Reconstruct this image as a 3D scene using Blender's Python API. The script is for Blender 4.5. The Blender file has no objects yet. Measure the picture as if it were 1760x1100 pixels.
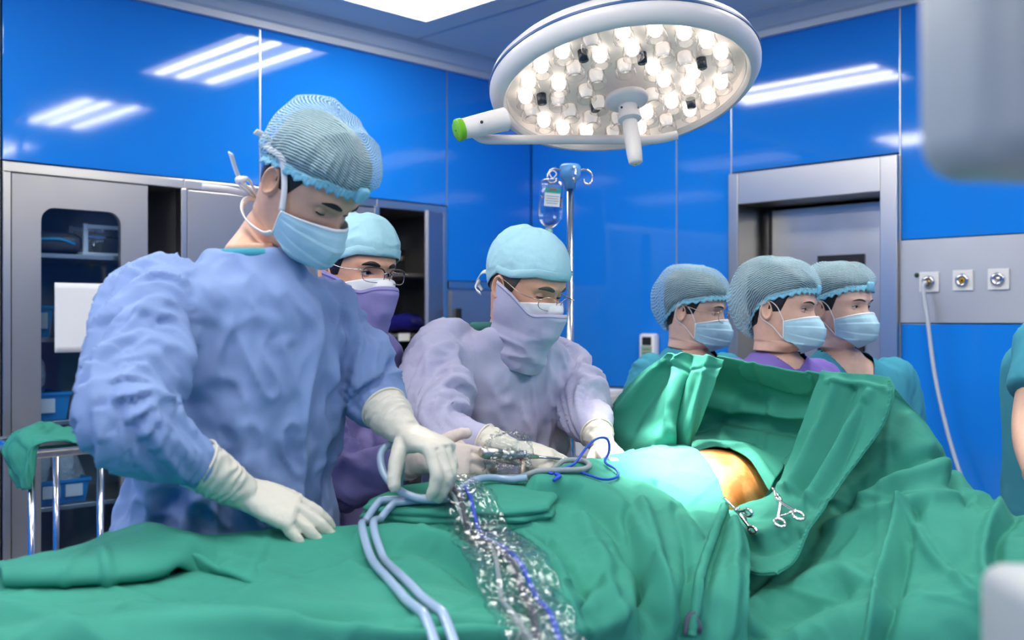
import bpy, bmesh, math, random
import numpy as np
from mathutils import Vector, Matrix, Euler

sc = bpy.context.scene
COL = sc.collection
PI = math.pi
F = 1750.0          # focal length in pixels of the 1760 x 1100 frame
CAMH = 1.44

# ---------------------------------------------------------------- camera
cam_d = bpy.data.cameras.new('camera'); cam = bpy.data.objects.new('camera', cam_d)
COL.objects.link(cam); sc.camera = cam
cam.location = (0, 0, CAMH); cam.rotation_euler = (PI/2, 0, 0)
cam_d.sensor_width = 36.0; cam_d.lens = F/1760*36.0
cam_d.clip_start = 0.05; cam_d.clip_end = 60
cam_d.dof.use_dof = True; cam_d.dof.focus_distance = 2.45; cam_d.dof.aperture_fstop = 3.2

# ---------------------------------------------------------------- world and exposure
w = bpy.data.worlds.new('world'); sc.world = w; w.use_nodes = True
w.node_tree.nodes['Background'].inputs[0].default_value = (0.75, 0.85, 1.0, 1)
w.node_tree.nodes['Background'].inputs[1].default_value = 0.3
sc.view_settings.view_transform = 'Standard'; sc.view_settings.look = 'None'
sc.view_settings.exposure = 0.0; sc.view_settings.gamma = 1.0
sc.view_settings.use_curve_mapping = False
cy = sc.cycles; cy.max_bounces = 5; cy.diffuse_bounces = 3; cy.glossy_bounces = 2; cy.transmission_bounces = 4; cy.transparent_max_bounces = 10
cy.caustics_reflective = False; cy.caustics_refractive = False; cy.sample_clamp_indirect = 5.0; cy.adaptive_threshold = .05
PANEL_EMIT = 6.4; TUBE_EMIT = 32.0   # ceiling fixtures (built below) light the room

# ---------------------------------------------------------------- helpers
def P(px, py, D):
    return np.array([(px-880)/F*D, D, CAMH+(550-py)/F*D])

def noise3(p, seed=0):
    p = np.asarray(p, float); i = np.floor(p).astype(np.int64); f = p-i
    f = f*f*(3-2*f)
    def h(ix, iy, iz):
        n = (ix*374761393 + iy*668265263 + iz*2147483647 + seed*974711) & 0xffffffff
        n = ((n ^ (n >> 13))*1274126177) & 0xffffffff
        n = ((n ^ (n >> 16))*2246822519) & 0xffffffff
        return ((n ^ (n >> 15)) & 0xffffff)/float(0xffffff)
    r = 0
    for a in (0, 1):
        for b in (0, 1):
            for c in (0, 1):
                wt = (f[..., 0] if a else 1-f[..., 0])*(f[..., 1] if b else 1-f[..., 1])*(f[..., 2] if c else 1-f[..., 2])
                r = r + wt*h(i[..., 0]+a, i[..., 1]+b, i[..., 2]+c)
    return r*2-1

def fbm(p, seed=0, o=3):
    r = 0; a = 1.0; s = 0
    for k in range(o):
        r = r+a*noise3(np.asarray(p)*(2.03**k)+k*7.7, seed+k); s += a; a *= .5
    return r/s

def ridged(p, seed=0, k=2.0):
    return (1-np.abs(noise3(p, seed)))**k

def foldn(q, seed=0):
    return .55*np.tanh(2.6*noise3(q, seed))+.75*(ridged(q*np.array([1.6, 1.6, 1.3])+3.3, seed+1, 1.5)-.55)
def sstep(a, b, x):
    t = np.clip((x-a)/(b-a), 0, 1); return t*t*(3-2*t)

MATS = {}
def mat(name, col, rough=.5, metal=0.0, spec=.5, bump=None, emit=None, alpha=1.0, trans=0.0, vary=0.0, vscale=8,
        coat=0.0, sheen=0.0, ior=1.45, sss=0.0, stretch=(1, 1, 1), crease=None):
    if name in MATS: return MATS[name]
    m = bpy.data.materials.new(name); m.use_nodes = True
    nt = m.node_tree; b = nt.nodes['Principled BSDF']
    b.inputs['Base Color'].default_value = (*col, 1); b.inputs['Roughness'].default_value = rough
    b.inputs['Metallic'].default_value = metal; b.inputs['Specular IOR Level'].default_value = spec
    b.inputs['Alpha'].default_value = alpha; b.inputs['Transmission Weight'].default_value = trans
    b.inputs['Coat Weight'].default_value = coat; b.inputs['Coat Roughness'].default_value = .05
    b.inputs['Sheen Weight'].default_value = sheen; b.inputs['IOR'].default_value = ior
    if sss:
        b.inputs['Subsurface Weight'].default_value = sss
        b.inputs['Subsurface Radius'].default_value = (.012, .005, .003); b.inputs['Subsurface Scale'].default_value = .6
    if emit:
        b.inputs['Emission Color'].default_value = (*emit[0], 1); b.inputs['Emission Strength'].default_value = emit[1]
    if bump or vary:
        tc = nt.nodes.new('ShaderNodeTexCoord'); mp = nt.nodes.new('ShaderNodeMapping')
        mp.inputs['Scale'].default_value = stretch
        nt.links.new(tc.outputs['Object'], mp.inputs[0])
    if bump:
        strength, scale, dist = bump
        n = nt.nodes.new('ShaderNodeTexNoise'); n.inputs['Scale'].default_value = scale; n.inputs['Detail'].default_value = 4
        bp = nt.nodes.new('ShaderNodeBump'); bp.inputs['Strength'].default_value = strength; bp.inputs['Distance'].default_value = dist
        nt.links.new(mp.outputs[0], n.inputs['Vector']); nt.links.new(n.outputs['Fac'], bp.inputs['Height'])
        nt.links.new(bp.outputs['Normal'], b.inputs['Normal'])
    if crease:
        st, scl, ds = crease
        tc3 = nt.nodes.new('ShaderNodeTexCoord'); hs = []
        for k, (sc_k, stv) in enumerate(((scl, (1, 1, .45)), (scl*2.3, (.6, 1, 1)))):
            mp3 = nt.nodes.new('ShaderNodeMapping'); mp3.inputs['Scale'].default_value = stv; mp3.inputs['Rotation'].default_value = (.5*k, .4+.3*k, .6*k)
            nk = nt.nodes.new('ShaderNodeTexNoise'); nk.noise_type = 'RIDGED_MULTIFRACTAL'; nk.inputs['Scale'].default_value = sc_k; nk.inputs['Detail'].default_value = 1.0; nk.inputs['Distortion'].default_value = .5
            nt.links.new(tc3.outputs['Object'], mp3.inputs[0]); nt.links.new(mp3.outputs[0], nk.inputs['Vector']); hs.append(nk)
        ad = nt.nodes.new('ShaderNodeMath'); ad.operation = 'MULTIPLY_ADD'; ad.inputs[1].default_value = .4
        nt.links.new(hs[1].outputs['Fac'], ad.inputs[0]); nt.links.new(hs[0].outputs['Fac'], ad.inputs[2])
        b2 = nt.nodes.new('ShaderNodeBump'); b2.inputs['Strength'].default_value = st; b2.inputs['Distance'].default_value = ds
        nt.links.new(ad.outputs[0], b2.inputs['Height'])
        if bump: nt.links.new(bp.outputs['Normal'], b2.inputs['Normal'])
        nt.links.new(b2.outputs['Normal'], b.inputs['Normal'])
    if vary:
        n2 = nt.nodes.new('ShaderNodeTexNoise'); n2.inputs['Scale'].default_value = vscale; n2.inputs['Detail'].default_value = 2
        cr = nt.nodes.new('ShaderNodeMapRange'); cr.inputs[1].default_value = .3; cr.inputs[2].default_value = .7
        cr.inputs[3].default_value = 1-vary; cr.inputs[4].default_value = 1+vary
        mx = nt.nodes.new('ShaderNodeVectorMath'); mx.operation = 'SCALE'; mx.inputs[0].default_value = col
        nt.links.new(mp.outputs[0], n2.inputs['Vector']); nt.links.new(n2.outputs['Fac'], cr.inputs[0])
        nt.links.new(cr.outputs[0], mx.inputs['Scale']); nt.links.new(mx.outputs[0], b.inputs['Base Color'])
    MATS[name] = m; return m

class MB:
    """collects geometry in world coordinates"""
    def __init__(s): s.v = []; s.f = []; s.n = 0
    def add(s, v, f):
        v = np.asarray(v, float).reshape(-1, 3); s.v.append(v)
        s.f.extend([tuple(int(i)+s.n for i in q) for q in f]); s.n += len(v); return s
    def verts(s): return np.concatenate(s.v)
    def box(s, lo, hi, M=None, bevel=0):
        lo = np.array(lo, float); hi = np.array(hi, float)
        if bevel:
            bm = bmesh.new(); bmesh.ops.create_cube(bm, size=1)
            for q in bm.verts: q.co = Vector((lo+hi)/2+(hi-lo)*np.array(q.co))
            bmesh.ops.bevel(bm, geom=list(bm.edges), offset=bevel, segments=2, affect='EDGES', profile=.5)
            bm.verts.index_update()
            v = np.array([q.co[:] for q in bm.verts]); f = [[q.index for q in fc.verts] for fc in bm.faces]; bm.free()
        else:
            v = np.array([[x, y, z] for x in (lo[0], hi[0]) for y in (lo[1], hi[1]) for z in (lo[2], hi[2])])
            f = [(0, 1, 3, 2), (4, 6, 7, 5), (0, 4, 5, 1), (2, 3, 7, 6), (0, 2, 6, 4), (1, 5, 7, 3)]
        if M is not None: v = xf(M, v)
        return s.add(v, f)
    def tube(s, pts, r, seg=10, cap=True, closed=False, flat=None):
        pts = np.array([np.array(p, float) for p in pts]); n = len(pts)
        r = np.full(n, r, float) if np.isscalar(r) else np.array(r, float)
        if closed: T = np.roll(pts, -1, 0)-np.roll(pts, 1, 0)
        else: T = np.gradient(pts, axis=0)
        T /= np.linalg.norm(T, axis=1)[:, None]+1e-12
        a = np.array([0, 0, 1.0]) if abs(T[0][2]) < .9 else np.array([1.0, 0, 0])
        N = np.cross(T[0], a); N /= np.linalg.norm(N); v = []
        ang = np.linspace(0, 2*PI, seg, endpoint=False)
        for i in range(n):
            N = N-T[i]*np.dot(N, T[i]); N /= np.linalg.norm(N)+1e-12
            B = np.cross(T[i], N)
            k = 1 if flat is None else flat
            v.append(pts[i]+r[i]*(np.outer(np.cos(ang), N)+k*np.outer(np.sin(ang), B)))
        v = np.concatenate(v); f = []
        for i in range(n if closed else n-1):
            j = (i+1) % n
            for k in range(seg):
                l = (k+1) % seg; f.append((i*seg+k, i*seg+l, j*seg+l, j*seg+k))
        if cap and not closed:
            f.append(tuple(range(seg))[::-1]); f.append(tuple((n-1)*seg+k for k in range(seg)))
        return s.add(v, f)
    def loft(s, rings, cap=True):
        rings = np.asarray(rings); n, m = rings.shape[:2]; f = []
        for i in range(n-1):
            for k in range(m):
                l = (k+1) % m; f.append((i*m+k, i*m+l, (i+1)*m+l, (i+1)*m+k))
        if cap: f.append(tuple(range(m))[::-1]); f.append(tuple((n-1)*m+k for k in range(m)))
        return s.add(rings.reshape(-1, 3), f)
    def lathe(s, prof, M=None, seg=24, cap=True):
        ang = np.linspace(0, 2*PI, seg, endpoint=False)
        r = np.array([[[rr*math.cos(a), rr*math.sin(a), z] for a in ang] for rr, z in prof])
        if M is not None: r = xf(M, r.reshape(-1, 3)).reshape(r.shape)
        return s.loft(r, cap)
    def grid(s, G, closed_u=False):
        n, m = G.shape[:2]; f = []
        for i in range(n-1):
            for k in range(m if closed_u else m-1):
                l = (k+1) % m; f.append((i*m+k, i*m+l, (i+1)*m+l, (i+1)*m+k))
        return s.add(G.reshape(-1, 3), f)
    def prism(s, poly, h, M=None):
        """2D polygon extruded along +z by h"""
        n = len(poly); v = [(x, y, 0) for x, y in poly]+[(x, y, h) for x, y in poly]
        f = [tuple(range(n))[::-1], tuple(range(n, 2*n))]+[(k, (k+1) % n, n+(k+1) % n, n+k) for k in range(n)]
        v = np.array(v, float)
        if M is not None: v = xf(M, v)
        return s.add(v, f)

def xf(M, v):
    M = np.array(M); v = np.asarray(v, float); return v@M[:3, :3].T+M[:3, 3]

def frame(o, x, z):
    """matrix with origin o, z axis z, x axis near x"""
    z = np.array(z, float); z /= np.linalg.norm(z); x = np.array(x, float); x -= z*np.dot(x, z); x /= np.linalg.norm(x)
    y = np.cross(z, x); M = np.eye(4); M[:3, 0] = x; M[:3, 1] = y; M[:3, 2] = z; M[:3, 3] = o; return M

def tag(o, label=None, cat=None, group=None, kind=None):
    if label: o['label'] = label
    if cat: o['category'] = cat
    if group: o['group'] = group
    if kind: o['kind'] = kind
    return o

def mesh_data(name, v, f):
    me = bpy.data.meshes.new(name); me.from_pydata([tuple(q) for q in v], [], f); me.validate(); return me

ORG = {}
def obj(name, g, m, parent=None, smooth=True, solid=0, sub=0, org=None, angle=None):
    """link geometry (world coordinates) as one mesh object; parts sit in their parent's frame"""
    if isinstance(g, np.ndarray): g = MB().grid(g)
    if isinstance(g, MB): v, f = g.verts(), g.f
    else: v, f = g
    v = np.asarray(v, float)
    if parent is not None:
        o0 = ORG[parent.name]; oo = o0
    else:
        o0 = org if org is not None else np.array([v[:, 0].mean(), v[:, 1].mean(), v[:, 2].min()]); oo = o0
    me = mesh_data(name, v-o0, f)
    if smooth:
        me.polygons.foreach_set('use_smooth', np.ones(len(me.polygons), bool))
    me.materials.append(m)
    o = bpy.data.objects.new(name, me); COL.objects.link(o)
    if smooth and angle is not None: me.set_sharp_from_angle(angle=math.radians(angle))
    if parent is not None: o.parent = parent
    else: o.location = o0
    ORG[o.name] = oo
    if solid:
        md = o.modifiers.new('thickness', 'SOLIDIFY'); md.thickness = solid; md.offset = 0
    if sub:
        md = o.modifiers.new('smooth', 'SUBSURF'); md.levels = sub; md.render_levels = sub
    return o

def thing(name, label, cat, loc, group=None):
    o = bpy.data.objects.new(name, None); COL.objects.link(o); o.location = loc; o.empty_display_size = .1
    ORG[o.name] = np.array(loc, float); tag(o, label, cat, group); return o

def remesh(g, voxel, it=6, fac=.5):
    me = mesh_data('tmp', g.verts(), g.f); o = bpy.data.objects.new('tmp', me); COL.objects.link(o)
    md = o.modifiers.new('r', 'REMESH'); md.mode = 'VOXEL'; md.voxel_size = voxel
    if it:
        ms = o.modifiers.new('s', 'SMOOTH'); ms.iterations = it; ms.factor = fac
    dg = bpy.context.evaluated_depsgraph_get(); ev = o.evaluated_get(dg).to_mesh()
    n = len(ev.vertices); v = np.empty(n*3); ev.vertices.foreach_get('co', v)
    nn = np.empty(n*3); ev.vertex_normals.foreach_get('vector', nn)
    f = [tuple(p.vertices) for p in ev.polygons]
    bpy.data.objects.remove(o); bpy.data.meshes.remove(me)
    return v.reshape(-1, 3), f, nn.reshape(-1, 3)

def spline(pts, n):
    """Catmull-Rom through the points, n samples"""
    p = np.array([np.array(q, float) for q in pts]); m = len(p)
    q = np.vstack([2*p[0]-p[1], p, 2*p[-1]-p[-2]])
    t = np.linspace(0, m-1, n); i = np.minimum(t.astype(int), m-2); u = (t-i)[:, None]
    a, b, c, d = q[i], q[i+1], q[i+2], q[i+3]
    return .5*((2*b)+(-a+c)*u+(2*a-5*b+4*c-d)*u*u+(-a+3*b-3*c+d)*u**3)

def patch(rows, nu, nv):
    """smooth surface through a grid of control points -> (nv, nu, 3)"""
    A = np.array([spline(r, nu) for r in rows])            # rows x nu
    return np.stack([spline(A[:, k], nv) for k in range(nu)], 1)

def grid_normals(G):
    du = np.gradient(G, axis=1); dv = np.gradient(G, axis=0); n = np.cross(du, dv)
    return n/(np.linalg.norm(n, axis=2)[..., None]+1e-12)

def arc(c, r, a0, a1, n, ex, ey):
    ex = np.array(ex, float); ey = np.array(ey, float)
    return [np.array(c)+r*(math.cos(t)*ex+math.sin(t)*ey) for t in np.linspace(a0, a1, n)]

# ---------------------------------------------------------------- materials
M_blue = mat('blue_glass_panel', (.010, .21, .74), .06, spec=.5, coat=.0, ior=1.5)
M_steel = mat('brushed_steel', (.62, .60, .55), .30, 1.0, bump=(.08, 40, .002), stretch=(1, 1, .05))
M_steel2 = mat('satin_steel', (.56, .54, .50), .36, 1.0, vary=.12, vscale=3)
M_chrome = mat('polished_steel', (.75, .75, .76), .14, 1.0)
M_dark = mat('dark_interior', (.035, .038, .042), .5)
M_alu = mat('aluminium_trim', (.6, .63, .66), .35, .8)
M_ceil = mat('painted_ceiling', (.78, .77, .74), .45)
M_floor = mat('vinyl_floor', (.36, .38, .38), .25, vary=.08)
M_white = mat('white_plastic', (.80, .80, .79), .32)
M_offwhite = mat('cream_plastic', (.72, .71, .66), .4)
M_black = mat('black_plastic', (.015, .015, .016), .35)
M_clear = mat('clear_plastic', (.95, .97, 1), .06, trans=1.0, ior=1.25)
M_panelem = mat('light_diffuser', (.9, .9, .9), .5, emit=((1, .95, .88), PANEL_EMIT))
M_tubeem = mat('light_tube', (.9, .9, .9), .5, emit=((1, .96, .90), TUBE_EMIT))
def thin_glass(name, tint, refl=.12, rough=.03, edge=.7):
    m = bpy.data.materials.new(name); m.use_nodes = True; nt = m.node_tree; nt.nodes.clear()
    o = nt.nodes.new('ShaderNodeOutputMaterial'); t = nt.nodes.new('ShaderNodeBsdfTransparent'); g = nt.nodes.new('ShaderNodeBsdfGlossy')
    t.inputs[0].default_value = (*tint, 1); g.inputs['Roughness'].default_value = rough
    lw = nt.nodes.new('ShaderNodeLayerWeight'); lw.inputs[0].default_value = .5
    fr = nt.nodes.new('ShaderNodeMath'); fr.operation = 'POWER'; fr.inputs[1].default_value = 4.0
    nt.links.new(lw.outputs['Facing'], fr.inputs[0])
    mr = nt.nodes.new('ShaderNodeMath'); mr.operation = 'MULTIPLY_ADD'; mr.inputs[1].default_value = edge; mr.inputs[2].default_value = refl
    mx = nt.nodes.new('ShaderNodeMixShader')
    nt.links.new(fr.outputs[0], mr.inputs[0]); nt.links.new(mr.outputs[0], mx.inputs[0])
    nt.links.new(t.outputs[0], mx.inputs[1]); nt.links.new(g.outputs[0], mx.inputs[2]); nt.links.new(mx.outputs[0], o.inputs[0])
    MATS[name] = m; return m
M_glass = thin_glass('window_glass', (.80, .88, .95), .03)
M_lens = thin_glass('spectacle_lens', (.96, .97, .98), .02)
M_film = thin_glass('clear_film', (.96, .98, .985), .05, .10, .55)

# ---------------------------------------------------------------- room frame: p = distance from left wall, q = distance from right wall
C0 = np.array([.114, 6.03, 0]); UR = np.array([.703, -.711, 0]); UL = np.array([-.711, -.703, 0])
H = 2.90
MR = np.eye(4); MR[:3, 0] = UR; MR[:3, 1] = UL; MR[:3, 3] = C0     # room -> world (left-handed pair is mirrored below)
def R(p, q, z=0): return C0+UR*p+UL*q+np.array([0, 0, z])
def toroom(X): d = np.asarray(X)-C0; return float(d@UR), float(d@UL)
def Lq(px, p=0.0):
    k = (px-880)/F; b = C0+UR*p; return (k*b[1]-b[0])/(UL[0]-k*UL[1])
def Rp(px, q=0.0):
    k = (px-880)/F; b = C0+UL*q; return (k*b[1]-b[0])/(UR[0]-k*UR[1])
def Lz(px, py, p=0.0): return CAMH+(550-py)/F*R(p, Lq(px, p))[1]
def Rz(px, py, q=0.0): return CAMH+(550-py)/F*R(Rp(px, q), q)[1]
def rbox(g, p0, p1, q0, q1, z0, z1, bevel=0):
    return g.box((p0, q0, z0), (p1, q1, z1), MR, bevel)
def RB(p0, p1, q0, q1, z0, z1, bevel=0): return rbox(MB(), p0, p1, q0, q1, z0, z1, bevel)

# ---------------------------------------------------------------- setting
def struct(name, g, m, parent=None, **k):
    o = obj(name, g, m, parent, smooth=False, **k)
    if parent is None: tag(o, kind='structure')
    return o
struct('floor', RB(-.8, 7, -.8, 7, -.05, 0), M_floor)
ceil = struct('ceiling', RB(-.8, 7, -.8, 7, H, H+.05), M_ceil)
for k in range(6):       # joints of the ceiling sheets
    struct('ceiling_joint', RB(-.0, 7, .95+k*1.05-.006, .95+k*1.05+.006, H-.004, H+.01), M_alu, ceil)
wl = struct('wall_left', RB(-.80, -.70, -.8, 7, 0, H), M_steel2)
wr = struct('wall_right', RB(-.8, 7, -.80, -.70, 0, H), M_steel2)
wf = struct('wall_front', RB(7, 7.1, -.8, 7, 0, H), M_blue)
wb = struct('wall_back', RB(-.8, 7, 7, 7.1, 0, H), M_blue)
ZT = H-.10
CABZ = Lz(425, 322); CABQ1 = Lq(3); CABQ0 = Lq(766)
LOWZ = Lz(800, 487)
q447, q768 = Lq(447), Lq(768)
g4 = .004
def lpanel(q0, q1, z0, z1): struct('glass_panel', RB(-.05, 0, q0+g4, q1-g4, z0, z1, .002), M_blue, wl)
lpanel(q768, q447, CABZ+.012, ZT); lpanel(q447, CABQ1, CABZ+.012, ZT); lpanel(CABQ1+.02, CABQ1+1.2, 0.1, ZT); lpanel(CABQ1+1.2, 7, 0.1, ZT)
lpanel(0, q768, LOWZ+.012, ZT)
for q in (q447, q768, CABQ1+.01, CABQ1+1.2): struct('panel_joint', RB(-.05, .001, q-.003, q+.003, (CABZ+.01) if q < CABQ1 else .1, ZT), M_alu, wl)
p1163, p1257, p1547 = Rp(1163), Rp(1257), Rp(1547)
DOORZ = Rz(1547, 266)
RLOW = Rz(1050, 664)
def rpanel(p0, p1, z0, z1): struct('glass_panel', RB(p0+g4, p1-g4, -.05, 0, z0, z1, .002), M_blue, wr)
rpanel(0, p1163, RLOW, ZT); rpanel(p1163, p1257, RLOW, ZT)
rpanel(p1257, p1547, DOORZ+.01, ZT)
GZ1 = Rz(1547, 414); GZ0 = Rz(1547, 555); GP1 = p1547+1.9
rpanel(p1547, GP1, GZ1+.004, ZT); rpanel(p1547, GP1, .1, GZ0-.004); rpanel(GP1, 7, .1, ZT)
for p in (p1163, p1257, p1547, GP1): struct('panel_joint', RB(p-.003, p+.003, -.05, .001, DOORZ if abs(p-p1257) < .01 else RLOW, ZT), M_alu, wr)
for k, (p0, p1) in enumerate(((0, p1163), (p1163, p1257))):
    struct('steel_panel', RB(p0+.004, p1-.004, -.06, -.005, .1, RLOW-.006, .003), M_steel2, wr)
# cove between wall and ceiling
cove = [(0, 0), (.025, 0), (.03, .03), (.055, .035), (.10, .075), (.105, .10), (0, .10)]
def covemesh(side):
    g = MB(); ring = []
    for t in (-.05, 7):
        ring.append([R(d, t, ZT+z) if side == 'l' else R(t, d, ZT+z) for d, z in cove])
    return g.loft(np.array(ring))
M_cove = mat('cove_paint', (.62, .66, .70), .35)
struct('trim_1', covemesh('l'), M_cove); struct('trim_2', covemesh('r'), M_cove)
struct('baseboard_left', RB(-.03, .012, CABQ1+.02, 7, 0, .1), M_steel2)
struct('baseboard_right', RB(p1547, 7, -.03, .012, 0, .1), M_steel2)

# door in the right wall: recessed steel sliding door in a steel frame
d_empty = None
fw = .075
dfr = MB()
rbox(dfr, p1257, p1257+fw*.75, -.30, .03, 0, DOORZ-.0, .004)
rbox(dfr, p1547-fw*1.05, p1547, -.30, .03, 0, DOORZ, .004)
rbox(dfr, p1257+fw*.75, p1547-fw*1.05, -.30, .028, DOORZ-.155, DOORZ, .004)
door = struct('door_1', dfr, M_steel)
dsp = Rp(1328, -.24)
struct('door_leaf', RB(dsp+.012, p1547-fw*.6, -.26, -.21, .01, DOORZ-.17, .003), M_steel2, door)
struct('door_leaf', RB(p1257+fw*.5, dsp, -.285, -.25, .01, DOORZ-.17, .003), M_steel2, door)
struct('leaf_seal', RB(dsp-.004, dsp+.014, -.262, -.205, .01, DOORZ-.17), M_black, door)
wp0, wp1 = Rp(1407, -.21), Rp(1486, -.21); wz1 = Rz(1450, 438, -.21); wz0 = wz1-.46
gf = MB()
for a in ((wp0, wp0+.025, wz0, wz1), (wp1-.025, wp1, wz0, wz1), (wp0+.025, wp1-.025, wz1-.03, wz1), (wp0+.025, wp1-.025, wz0, wz0+.03)):
    rbox(gf, a[0], a[1], -.212, -.198, a[2], a[3])
wfm = struct('window_frame', gf, M_black, door)
struct('window_pane', RB(wp0+.02, wp1-.02, -.2095, -.2055, wz0+.02, wz1-.02), mat('amber_pane', (.30, .13, .07), .12), wfm)

# medical gas rail let into the right wall
gas = thing('gas_outlet_rail', 'brushed steel service rail on blue wall right of the door', 'wall panel', R((p1547+GP1)/2, 0, GZ0))
obj('plate', RB(p1547+.004, GP1-.004, -.05, .006, GZ0, GZ1, .002), mat('rail_steel', (.55, .56, .56), .42, .75, vary=.1, vscale=2.5), gas, smooth=False)
MO = lambda p, z, d=.006: frame(R(p, d, z), UR, UL)
def ring(g, M, r0, r1, z0, z1, seg=24): g.lathe([(r0, z0), (r1, z0), (r1, z1), (r0, z1), (r0, z0)], M, seg, cap=False)
for px, py, kind in ((1599, 485, 'air'), (1657, 482, 'yellow'), (1718, 480, 'blank')):
    p = Rp(px); z = Rz(px, py); hw = .042
    b = obj('outlet_plate', RB(p-hw, p+hw, .004, .016, z-hw*1.02, z+hw*1.02, .003), M_white, gas, smooth=False)
    g = MB(); ring(g, MO(p, z, .014), .014, .026, 0, .014); obj('socket_ring', g, M_chrome, b)
    g = MB().lathe([(0.001, 0), (.015, 0), (.014, .010), (0.001, .012)], MO(p, z, .012))
    obj('socket_core', g, {'air': mat('brass', (.5, .38, .12), .35, .8), 'yellow': mat('yellow_plastic', (.75, .42, .02), .4), 'blank': M_steel}[kind], b)
    if kind == 'yellow':
        obj('socket_hole', MB().lathe([(.001, 0), (.005, 0), (.005, .002), (.001, .002)], MO(p, z, .0235)), M_black, b)
g = MB().lathe([(.001, 0), (.010, 0), (.010, .006), (.001, .009)], MO(Rp(1577), Rz(1577, 473), .004))
obj('indicator', g, mat('green_black', (.01, .05, .02), .3), gas)
# hose from the first outlet
p = Rp(1597); z = Rz(1597, 487)
hose = thing('gas_hose', 'pale grey hose hanging from the first outlet of the steel rail', 'hose', R(p, .03, .2))
path = [R(p, .02, z), R(p, .05, z), R(p, .06, z-.03), R(p+.02, .065, z-.15), R(p+.06, .07, z-.42), R(p+.14, .08, z-.72), R(p+.27, .12, z-1.0), R(p+.5, .3, z-1.15)]
obj('tube', MB().tube(spline(path, 60), .0085, 12), mat('hose_grey', (.50, .55, .62), .4), hose)
obj('plug', MB().lathe([(.002, 0), (.012, 0), (.012, .03), (.009, .035), (.002, .036)], MO(p, z, .02)), M_steel, hose)

# ceiling fixtures
def fixture(p, q, label):
    t = thing('ceiling_light', label, 'ceiling light', R(p, q, H-.02), 'recessed ceiling lights')
    L, W = .60, .29
    fr = MB()
    for a in ((-L, L, -W, -W+.02), (-L, L, W-.02, W), (-L, -L+.02, -W+.02, W-.02), (L-.02, L, -W+.02, W-.02)):
        rbox(fr, p+a[0], p+a[1], q+a[2], q+a[3], H-.016, H+.001)
    obj('frame', fr, M_white, t, smooth=False)
    obj('diffuser', RB(p-L+.02, p+L-.02, q-W+.02, q+W-.02, H-.004, H+.001), M_panelem, t, smooth=False)
    for dq in (-.16, .03, .16):
        obj('tube', RB(p-L+.06, p+L-.06, q+dq-.028, q+dq+.028, H-.012, H-.004, .003), M_tubeem, t, smooth=False)
names = {(0, 0): 'recessed ceiling light at the top edge left of the surgical lamp, only its corner showing'}
for i, p in enumerate((.99, 3.05, 5.12)):
    for j, q in enumerate((1.42, 3.7, 5.6)):
        fixture(p, q, names.get((i, j), 'recessed white ceiling light with three tubes, out of the frame overhead'))

# ================================================================ steel wall cabinets (left wall)
def holed(p0, p1, q0, q1, z0, z1, hq0, hq1, hz0, hz1, r=.05):
    """slab between p0 (back) and p1 (front) with a rounded rectangular hole"""
    n = 8
    def rr(a0, a1, b0, b1, r):
        pts = []
        for cx, cy, s in ((a1-r, b1-r, 0), (a0+r, b1-r, PI/2), (a0+r, b0+r, PI), (a1-r, b0+r, 1.5*PI)):
            for k in range(n): t = s+k/(n-1)*PI/2; pts.append((cx+r*math.cos(t), cy+r*math.sin(t)))
        return pts
    inn = rr(hq0, hq1, hz0, hz1, r); out = rr(q0, q1, z0, z1, .001)
    loops = [[R(p, a, b) for a, b in L] for p, L in ((p1, out), (p1, inn), (p0, inn), (p0, out), (p1, out))]
    return MB().loft(np.array(loops), cap=False)

M_cab = mat('cabinet_steel', (.46, .45, .43), .33, .85, vary=.1, vscale=2, bump=(.05, 6, .01))
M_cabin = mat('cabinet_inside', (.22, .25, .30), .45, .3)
M_bin = mat('blue_bin', (.03, .26, .58), .35)
M_label = mat('label_card', (.75, .75, .73), .6)
M_paper = mat('white_paper', (.78, .79, .80), .6, bump=(.3, 10, .01))
Z0 = .12; CT = CABZ
def carcass(t, q0, q1, zs, top=CT, dep=.5, in_mat=M_cabin):
    obj('side_panel', RB(-dep, 0, q0, q0+.012, Z0, top-.03), M_cab, t, False)
    obj('side_panel', RB(-dep, 0, q1-.012, q1, Z0, top-.03), M_cab, t, False)
    obj('back_panel', RB(-dep-.01, -dep, q0, q1, Z0, top-.03), in_mat, t, False)
    obj('top_rail', RB(-dep, .012, q0, q1, top-.035, top+.006, .003), M_steel, t, False)
    obj('plinth', RB(-dep, -.02, q0, q1, 0, Z0), M_steel2, t, False)
    for z in zs: obj('shelf', RB(-dep, -.03, q0+.012, q1-.012, z-.018, z, .002), M_cab, t, False)
qa, qb, qc, qd = Lq(3), Lq(314), Lq(645), Lq(766)
u1 = thing('steel_cabinet', 'steel wall cabinet with rounded glass door and paper sheet, leftmost', 'cabinet', R(-.25, (qa+qb)/2, 0), 'built-in steel cabinets')
zs1 = [Lz(110, y, -.05) for y in (437, 580, 722, 867)]
carcass(u1, qb, qa, zs1)
obj('post', RB(-.04, .014, qb-.014, qb+.014, Z0, CT-.035, .003), M_steel, u1, False)
obj('post', RB(-.04, .014, qa-.03, qa, Z0, CT-.035, .003), M_steel, u1, False)
dq0, dq1 = Lq(251), Lq(18)
hz1 = Lz(135, 361); hq0, hq1 = Lq(205), Lq(68)
dr = obj('door', holed(-.012, .016, dq0, dq1, Z0+.02, CT-.04, hq0, hq1, .32, hz1, .055), M_cab, u1, True, angle=35)
obj('glass', RB(.000, .004, hq0-.01, hq1+.01, .31, hz1+.01), M_glass, dr, False)
obj('keyhole', MB().lathe([(.001, 0), (.008, 0), (.008, .006), (.001, .008)], frame(R(.016, Lq(235), Lz(235, 640)), UL, UR)), M_chrome, dr)
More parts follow.
